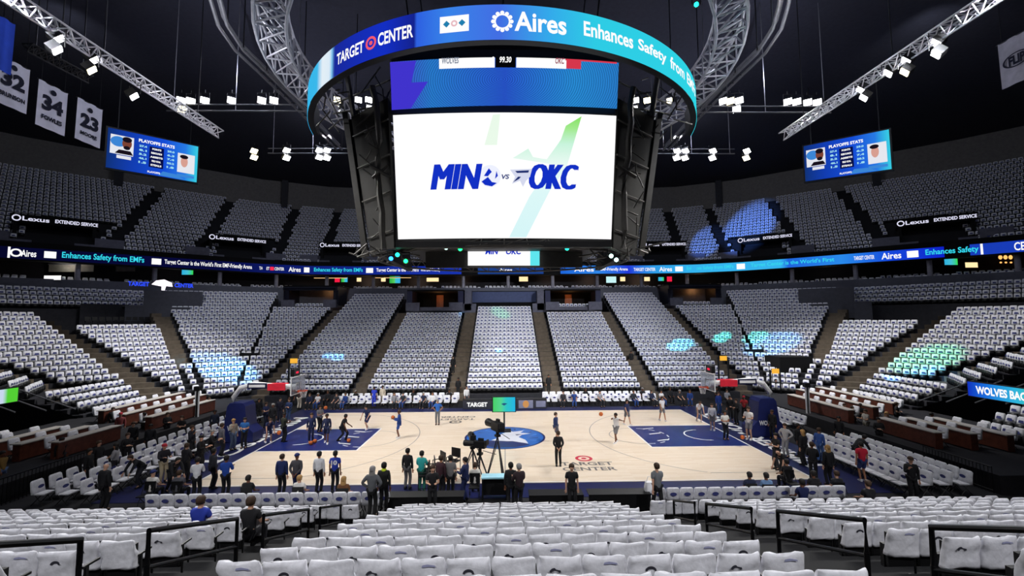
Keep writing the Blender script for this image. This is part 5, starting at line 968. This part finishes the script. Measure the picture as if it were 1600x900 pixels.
def person(px, py, pose, face, top, bot, hair, lab, zf=.04, sk=0, sc=1.0, extra=None):
    """hair: style letter (s short, l long, c cap, u bun, x none) + colour letter; top 'l|s|c:colour'; bot 'l|s:colour'"""
    hh = (.52 + .815 if pose == 'sit' else .95 + .815 - (.12 if pose == 'dribble' else 0) - (.25 if pose == 'bend' else 0)) * sc
    p = at(px, py, z=zf + hh); t = thing('person', lab, 'person', (p.x, p.y, zf), math.radians(face)); t.scale = (sc,) * 3
    b = bpy.data.objects.new('body', part(pose, 'body')); C.objects.link(b); b.parent = t; b.material_slots[0].link = 'OBJECT'; b.material_slots[0].material = SKINS[sk]
    tk, tc_ = top.split(':'); bk, bc = bot.split(':')
    wear(t, {'l': 'shirt', 's': 'tee_shirt', 'c': 'jacket'}[tk], pose, 't' + tk, cloth(tc_)); wear(t, 'trousers' if bk == 'l' else 'shorts', pose, 'b' + bk, cloth(bc))
    sh = cloth('e4e4e6') if bk == 's' else M_black
    for k in 'lr': wear(t, 'shoe', pose, 'shoe' + k, sh)
    if hair[0] != 'x': wear(t, 'cap' if hair[0] == 'c' else 'hair', pose, {'s': 'short', 'l': 'long', 'c': 'cap', 'u': 'bun'}[hair[0]], mat('hair_' + hair[1], HAIR[hair[1]], .7))
    if extra: extra(t)
    return t
def number(n, back=True):
    def f(t): b = MB(); text(b, n, (0, .165, 1.3), -X, Z, .2, .26, .05); b.build('number', M_white, t)
    return f
nv, bk_, gy, wt = '1a2450', '131317', '6c6c70', 'e6e6e8'
PP = [
 (441, 709, 'stand', 180, 'c:1c2a5c', 'l:131317', 'sb', 'person in navy jacket and black trousers watching the court, leftmost of four on near sideline', 0),
 (464, 708, 'behind', 180, 'c:47454a', 'l:1d2450', 'cn', 'person in dark grey jacket and blue cap on the near sideline', 1),
 (499, 705, 'stand', 175, 'l:d8d8dc', 'l:131317', 'sk', 'person in white and black top with black trousers on the near sideline', 2),
 (524, 704, 'stand', 185, 's:2238a0', 'l:131317', 'sk', 'person in blue numbered jersey and black trousers on the near sideline', 1, number('10')),
 (637, 700, 'stand', 170, 'l:131317', 'l:5c5a5c', 'sk', 'person in black sweater and grey trousers, back turned, beside the teal one', 2),
 (659, 704, 'hold', 170, 'l:2fa6a2', 'l:17594c', 'sk', 'person in bright teal jacket and green trousers', 0),
 (689, 711, 'stand', 150, 'c:3a1f28', 'l:131317', 'sb', 'person in dark maroon jacket beside the grey coat, near sideline', 2),
 (704, 711, 'stand', 180, 'c:6e6c6c', 'l:131317', 'sk', 'person in grey coat seen from behind among the broadcast crew', 0),
 (727, 714, 'hold', 250, 'c:1a2450', 'l:1a2450', 'sk', 'person in navy suit facing left beside the grey coat', 0),
 (444, 645, 'hold', 150, 's:2b2f26', 'l:1a1a1c', 'ck', 'person in black top and cap holding a ball on left key', 1),
 (487, 645, 'stand', 20, 'l:18224c', 'l:131a3c', 'sb', 'person in navy sweatsuit standing in the left key', 0),
 (511, 646, 'walk', 15, 'l:1d2648', 's:1d2648', 'sk', 'person in navy top and shorts in the left key', 1),
 (535, 646, 'dribble', 90, 's:15161d', 'l:15161d', 'sk', 'person in black dribbling beside the left free throw line', 1),
 (500, 633, 'hold', 60, 's:8c8c90', 'l:1a1a20', 'sb', 'person in grey tee holding a ball behind left key', 0),
 (575, 632, 'dribble', -20, 's:1d2850', 's:1d2850', 'sk', 'person in navy practice kit at the top corner of left key', 0),
 (624, 640, 'hold', -80, 'l:20428c', 's:20428c', 'sb', 'person in bright blue hoodie and shorts holding a ball, left of centre', 1),
 (684, 624, 'hips', 0, 's:2a62b4', 'l:66666a', 'cg', 'person in blue shirt and grey trousers beyond the three point line', 2),
 (585, 604, 'stand', 0, 's:2438b4', 'l:2438b4', 'sk', 'person in bright blue uniform on the far sideline', 1),
 (598, 602, 'stand', 5, 'l:c8bca8', 'l:cabfae', 'sk', 'person in beige tracksuit on the far sideline', 1),
 (468, 606, 'shoot', 180, 's:40302e', 'l:d8ccbc', 'sk', 'person in beige trousers reaching up below the left basket', 1),
 (383, 652, 'crossed', 10, 's:2662a8', 'l:1a1a20', 'sk', 'person in blue polo with folded arms behind left baseline', 0),
 (420, 652, 'bend', 40, 's:1c2650', 's:1c2650', 'sb', 'person in navy tee leaning over at left baseline', 0),
 (438, 621, 'stand', 30, 'c:1a1c30', 'l:1a1c30', 'sk', 'person in dark suit and white shirt behind left baseline', 0),
 (452, 622, 'crossed', 0, 'l:2b3c68', 'l:33486e', 'sb', 'person in blue denim behind the left baseline near the basket', 0),
 (729, 603, 'walk', 20, 'l:dcdcde', 'l:55555a', 'sb', 'person in white shirt walking by the scorer table', 0),
 (868, 644, 'stand', 60, 'l:1c2c58', 's:4a4c5c', 'sb', 'person in navy pullover and shorts behind the one in black suit', 0),
 (872, 673, 'behind', 180, 'c:121214', 'l:121214', 'sb', 'person in black suit standing alone right of the centre emblem', 0),
 (962, 645, 'reach', -60, 's:d9d9dc', 's:77777c', 'sk', 'person in white tee throwing a ball left of right key', 1),
 (979, 624, 'walk', 30, 's:1d2850', 's:66666c', 'sk', 'person in navy tee and grey shorts beyond the white tee thrower', 0),
 (1034, 619, 'walk', 15, 's:dcdce0', 's:77777c', 'lb', 'person in white tee walking behind right key', 2),
 (1091, 625, 'bend', -10, 's:dcdce0', 's:77777c', 'sb', 'person in white tee bending at the far right corner of the court', 0),
 (1112, 630, 'stand', -30, 'l:d8d8dc', 's:6c6868', 'sb', 'person in white long sleeves on right baseline', 0),
 (1132, 641, 'crossed', 0, 's:d8d8d4', 'l:15151c', 'sk', 'person in white top and black trousers at right baseline', 2),
 (1150, 623, 'hold', -70, 'c:121216', 'l:121216', 'sb', 'person in black suit behind the right baseline', 0),
 (1169, 635, 'hold', -50, 's:e2dedc', 's:88868a', 'sb', 'tall person in white tee and grey shorts beside the right basket', 0, None, 1.13),
 (1226, 661, 'hips', -60, 'l:a4a4a8', 'l:8c8c92', 'sb', 'person in grey hoodie right of the right basket', 0),
 (1246, 661, 'stand', 30, 'c:141418', 'l:141418', 'sk', 'person in black jacket beside the grey hoodie', 1),
 (1254, 671, 'stand', 200, 'c:15151b', 'l:15151b', 'ly', 'person with long blond hair in black coat at right baseline', 0),
 (1224, 699, 'bend', -60, 's:17171b', 'l:17171b', 'xk', 'bald person in black tee leaning at lower right corner of court', 0),
 (1279, 668, 'stand', 120, 'l:3558a0', 'l:3c5c92', 'sb', 'person in blue denim by the right baseline chairs', 0),
 (1293, 695, 'stand', 180, 'c:15151a', 'l:15151a', 'ly', 'blond person in black standing beside right baseline chairs', 0),
 (1345, 690, 'stand', 170, 's:c8203a', 's:2c3a6a', 'sk', 'person in bright red tee and blue shorts at right', 2),
 (1336, 679, 'bend', 90, 'c:101014', 'l:101014', 'sk', 'person in black bending over the right baseline chairs', 1),
 (1422, 713, 'phone', -20, 'c:121216', 'l:121216', 'cb', 'person in black jacket and brown hat below the right chair block', 0),
 (1319, 630, 'crossed', -30, 's:18181c', 'l:18181c', 'sb', 'person in black tee, leftmost of the group at right club tables', 0),
 (1331, 634, 'stand', 20, 's:1c1c1e', 'l:15151a', 'sb', 'person in black, second of the group at right club tables', 0),
 (1344, 630, 'crossed', -40, 's:202024', 'l:15151a', 'sk', 'person in charcoal, third of the group at right club tables', 1),
 (1352, 639, 'hold', -90, 's:a09c98', 'l:6a665e', 'sb', 'person in grey shirt, last of the group at right club tables', 0),
 (1385, 643, 'stand', -30, 'l:5a5450', 'l:141416', 'ly', 'person with long blond hair right of the group at right club tables', 0),
 (1400, 628, 'crossed', 40, 's:141418', 'l:141418', 'sb', 'person in black tee by the right tunnel wall', 0),
 (1455, 644, 'stand', 20, 'l:b0a8a0', 'l:17171a', 'sk', 'person in pale top in front of the right tunnel', 1),
 (354, 711, 'hold', 190, 'l:1f469c', 'l:15151a', 'sk', 'person in bright blue sweater at the lower left corner of court', 1),
 (309, 714, 'hold', 200, 'l:dedee0', 'l:141418', 'sk', 'person in white shirt and black trousers at lower left', 2),
 (292, 692, 'crossed', 170, 'c:1b1b20', 'l:15151a', 'sb', 'person in black coat seen from behind, beside khaki trousers', 0),
 (257, 693, 'hold', 60, 'c:24222a', 'l:b8a98c', 'cr', 'person in red cap, dark jacket and khaki trousers', 0),
 (223, 706, 'bend', -20, 'c:15171f', 'l:1a1c26', 'sb', 'person in black tracksuit leaning forward at lower left', 0),
 (97, 683, 'stand', 70, 'c:101218', 'l:101218', 'sk', 'person in black and white jacket near the left fence', 1),
 (155, 688, 'stand', 80, 'c:131318', 'l:131318', 'sb', 'person in black coat facing the grey one at left', 0),
 (182, 692, 'crossed', -70, 'l:8e8c92', 'l:24242a', 'lk', 'person with long dark hair in grey pullover at left', 2),
 (4, 704, 'walk', 90, 'l:8a6a34', 'l:4c6288', 'sk', 'person in tan jacket and jeans at the left photo edge', 1),
 (177, 636, 'stand', 60, 'c:16161a', 'l:16161a', 'sb', 'person in black by the left tunnel wall, leftmost of that group', 0),
 (189, 644, 'stand', 40, 'l:8a4040', 'l:6a6a70', 'cr', 'person in red cap by the left tunnel wall', 0),
 (209, 659, 'stand', 20, 'c:15151c', 'l:15151c', 'sb', 'person in black suit with white shirt by left club tables', 0),
 (226, 644, 'hold', -40, 'c:121216', 'l:121216', 'sk', 'person in black holding a tray by the left club tables', 1),
 (262, 644, 'crossed', 70, 'c:18181c', 'l:18181c', 'sb', 'person in charcoal jacket right of the tray holder', 0),
 (285, 649, 'crossed', 0, 's:17171b', 'l:17171b', 'sb', 'stocky person in black tee with white print by left club tables', 0),
 (331, 671, 'hold', 120, 'c:131318', 'l:131318', 'cg', 'person in black with grey cap behind the left baseline', 0),
 (347, 661, 'stand', 150, 'l:6a6870', 'l:33333a', 'sb', 'person in grey shirt behind the left baseline', 0),
 (365, 654, 'phone', 60, 'l:a0988c', 'l:5a6a86', 'sy', 'person in beige top raising a phone at left baseline', 0),
 (327, 621, 'stand', 40, 'c:14141a', 'l:14141a', 'sb', 'person in black beside the left striped pole', 0)]
for r in PP:
    person(*r[:8], sk=r[8], extra=r[9] if len(r) > 9 else None, sc=r[10] if len(r) > 10 else 1)
# the ones in and around the near stand
NR = [(582, 728, 'hips', 175, 'c:5a5c60', 'l:141416', 'lg', 'grey haired person in grey jacket standing in the left aisle', 0, .55), (600, 722, 'stand', 180, 'c:1a1c1a', 'l:141416', 'sk', 'person in black hooded coat with lime collar at the left aisle', 1, .35),
 (676, 726, 'hold', 10, 's:141418', 'l:141418', 'sb', 'person in black polo facing the camera below the grey coat', 0, .3), (811, 724, 'hold', 200, 'c:2a1c22', 'l:141418', 'sg', 'grey haired person in dark jacket with red stripe, centre near sideline', 0, .3), (798, 722, 'stand', 175, 'c:15161a', 'l:141418', 'sk', 'person in black jacket beside the grey haired one, centre near sideline', 1, .2),
 (893, 724, 'stand', 0, 's:131316', 'l:131316', 'sb', 'person in black polo facing the camera, right of centre', 0, .3), (1026, 723, 'walk', 190, 's:6e7276', 'l:17171b', 'sb', 'person in grey tee with white bag in the right aisle', 0, .5), (165, 722, 'stand', 170, 'c:131317', 'l:131317', 'xk', 'bald person in black jacket standing in the near left rows', 0, .5)]
def lime(t): b = MB(); b.lathe([(.085, 1.44), (.1, 1.48), (.075, 1.53)], (0, 0, 0), 12); b.build('collar', mat('lime_collar', 'c8e028', .7), t)
for r in NR: person(*r[:8], sk=r[8], zf=r[9], extra=lime if 'lime' in r[7] else None)
SE = [(314, 774, 's:2438a0', 'sb', 'seated person in blue tee, seen from behind in the near left seats', 0, 1.85), (392, 775, 's:141418', 'sb', 'seated person in black tee beside the rail in near left seats', 0, 1.95), (388, 742, 's:17171b', 'sk', 'seated person in black and white tee at the lower court edge', 1, .05), (239, 734, 's:dcd8d2', 'cn', 'seated person in white tee and navy cap at lower left', 0, .05), (280, 734, 's:55555c', 'sb', 'seated person in grey tee at lower left', 0, .05),
 (1171, 737, 's:1c2440', 'sk', 'seated person in navy tee at lower right court edge', 1, .05), (1197, 738, 's:6c8cb4', 'sk', 'seated person in pale blue tee at lower right court edge', 1, .05), (1229, 717, 's:17171b', 'sk', 'seated person in black tee below the bald one', 2, .05), (1253, 748, 's:1a2450', 'sk', 'seated person in navy low at right near rows', 1, .25), (1271, 735, 's:17171b', 'sk', 'seated person in black at the lower right corner', 1, .05), (1307, 735, 's:202228', 'sb', 'seated person in charcoal at lower right corner', 0, .05), (1356, 750, 's:15151a', 'sb', 'reclining person in black in the right near rows', 0, .35),
 (120, 667, 'c:15151a', 'sk', 'seated person in black at left club table', 1, .3), (468, 742, 's:d8d6d2', 'sy', 'seated person in white top at near sideline, left', 0, .05), (537, 744, 's:6a4426', 'ly', 'seated person with long auburn hair at near sideline', 0, .05), (742, 722, 's:d0ccc6', 'sb', 'seated person in white shirt beside the broadcast cameras', 0, .05)]
def seat_under(px, py, zf, lab):
    p = at(px, py, z=zf + 1.335); o = dup(fb, (p.x, p.y - .12, zf - .02), PI, lab, None)
for r in SE:
    if r[6] < .1: seat_under(r[0], r[1], r[6], 'black folding chair under the ' + r[4].replace('seated ', '').split(' at ')[0].split(' below')[0].split(' beside')[0])
    person(r[0], r[1], 'sit', 180 if r[0] != 120 else 40, r[2], 'l:1a1a20', r[3], r[4], zf=r[6], sk=r[5])
cols = ['15151a', '1c2440', 'd8d8da', '17171b', '2a2a30', '1a3a7a', '101014', '8a8a90', '20242e']
FB = [456, 484, 497, 512, 526, 540, 556, 616, 630, 646, 662, 676, 702, 880, 897, 915, 937, 990, 1004, 1018, 1033, 1047, 1062, 1078, 1120, 1136]
for k, px in enumerate(FB):
    y = 9.45 if k % 3 else 10.8; p = at(px, 620, y=y); q = P_ = Vector((p.x, y, 0)); v = Vector((p.x, y, 1.35)) - CAM; py = 450 - FOC * v.dot(cu) / v.dot(cf); px_ = 800 + FOC * v.dot(cr) / v.dot(cf)
    person(px_, py, 'sit', random.uniform(-25, 25), 'sc'[k % 2] + ':' + cols[k % 9], 'l:' + ('15151a', '24262e', '2a4a8a')[k % 3], ('sk', 'sb', 'cg', 'lb')[k % 4], 'seated person on the far sideline chairs, %s from the left' % ORD[k], zf=.02, sk=(1, 0, 2)[k % 3])
for k, (px, py, y) in enumerate(((708, 556, 15), (986, 548, 18.5), (857, 585, 13.6), (1212, 592, 13), (716, 590, 13.3))):
    p = at(px, py, y=y); zf = max(.05, p.z - 1.75); person(px, py, 'stand', 0, 'c:131316', 'l:131316', 'sk', 'person in black standing on a far stand aisle, %s one' % ('first', 'highest', 'right centre', 'rightmost', 'left centre')[k], zf=zf, sk=k % 3)
XT = [(200, 676, 'crossed', 60, 'c:15151a', 'l:15151a', 'sb', 'behind the grey pullover at left'), (236, 662, 'stand', 30, 'c:1a1c22', 'l:15151a', 'sk', 'between club tables and left chairs, nearer one'), (300, 664, 'phone', 90, 'l:20222c', 'l:17171b', 'sb', 'below the left striped pole'), (314, 680, 'hold', 100, 'c:101014', 'l:17171b', 'ck', 'in cap right of the dark coat at left'), (336, 640, 'stand', 30, 'l:1c2238', 'l:15151a', 'sk', 'right of the left striped pole'),
 (405, 622, 'stand', 50, 'l:17181f', 'l:17181f', 'sk', 'just right of left basket base'), (416, 628, 'hold', 70, 's:1c2650', 'l:141a34', 'sb', 'right of the left basket base, second one'), (427, 630, 'stand', 20, 'c:14141a', 'l:14141a', 'sg', 'beside the dark suit behind left baseline'), (140, 700, 'stand', 100, 'c:121216', 'l:121216', 'sk', 'left of the bald one at lower left'), (270, 712, 'bend', 60, 'c:17181c', 'l:17181c', 'sk', 'beside the black coat at lower left'), (334, 700, 'stand', 150, 'l:2a2c34', 'l:15151a', 'sk', 'behind the white shirt at lower left'),
 (1140, 618, 'stand', -20, 'c:17171b', 'l:17171b', 'sk', 'behind the black suit at right baseline'), (1122, 612, 'stand', 10, 'l:1c3a8a', 'l:20407a', 'sb', 'far behind right baseline'), (1162, 618, 'hold', -40, 's:a8282e', 'l:17171b', 'cr', 'in red cap behind the right basket'), (1206, 640, 'stand', -60, 'c:141418', 'l:141418', 'sb', 'just right of the right basket base'), (1212, 676, 'hold', -80, 's:17171b', 'l:20242e', 'sk', 'left of the black jacket at right baseline'), (1268, 690, 'crossed', 140, 'c:15151a', 'l:15151a', 'sb', 'between the two blonds at right baseline'), (1310, 650, 'stand', -60, 'c:17171b', 'l:17171b', 'lk', 'below the group at right club tables'), (1372, 652, 'crossed', -30, 'c:1c1c20', 'l:15151a', 'sk', 'left of the long blond hair by right club tables')]
for k, r in enumerate(XT): person(r[0], r[1], r[2], r[3], r[4], r[5], r[6], 'person in dark clothes ' + r[7], sk=k % 3)
# basketballs
bp = thing('basketball', 'x', 'ball'); b = MB(); b.ball((0, 0, 0), .121, 16, 10); b.build('ball_cover', mat('ball_orange', 'c8662a', .6), bp, True); b = MB()
for ax in range(3): b.path([Vector((.1215 * math.cos(a), .1215 * math.sin(a), 0) if ax == 0 else (.1215 * math.cos(a), 0, .1215 * math.sin(a)) if ax == 1 else (0, .1215 * math.cos(a), .1215 * math.sin(a))) for a in [2 * PI * k / 20 for k in range(20)]], .004, 4, 0, True)
b.build('seams', M_black, bp)
for k, (px, py, z, lab) in enumerate(((545, 688, .16, 'beside the dribbling person on left key'), (486, 692, .16, 'left of two lying on left key'), (492, 689, .16, 'right of two lying on left key'), (614, 652, 1.3, 'in the hands of the blue hoodie'), (939, 647, 1.75, 'flying away from the white tee thrower'), (509, 637, 1.5, 'at the chest of the grey tee behind left key'), (436, 676, 1.0, 'held by the person in black top at left key'), (1160, 683, .6, 'beside the tall white tee at right basket'))):
    p = at(px, py, z=z); o = bp if k == 0 else dup(bp, p); o.location = p; o['label'] = 'orange basketball ' + lab; o['group'] = 'basketballs'
b = MB(); p = at(1015, 757, y=-10.6); t = thing('carrier_bag', 'white bag hanging from the hand of the grey tee in the right aisle', 'bag', p); b.loft([[Vector((x * w, y * .08, z)) for x, y in ((-1, -1), (1, -1), (1, 1), (-1, 1))] for z, w in ((-.3, .2), (-.1, .2), (.1, .15))]); b.build('bag_body', M_white, t); b = MB(); b.path([(-.12, 0, .1), (-.06, 0, .3), (.06, 0, .3), (.12, 0, .1)], .012); b.build('handle', M_white, t)
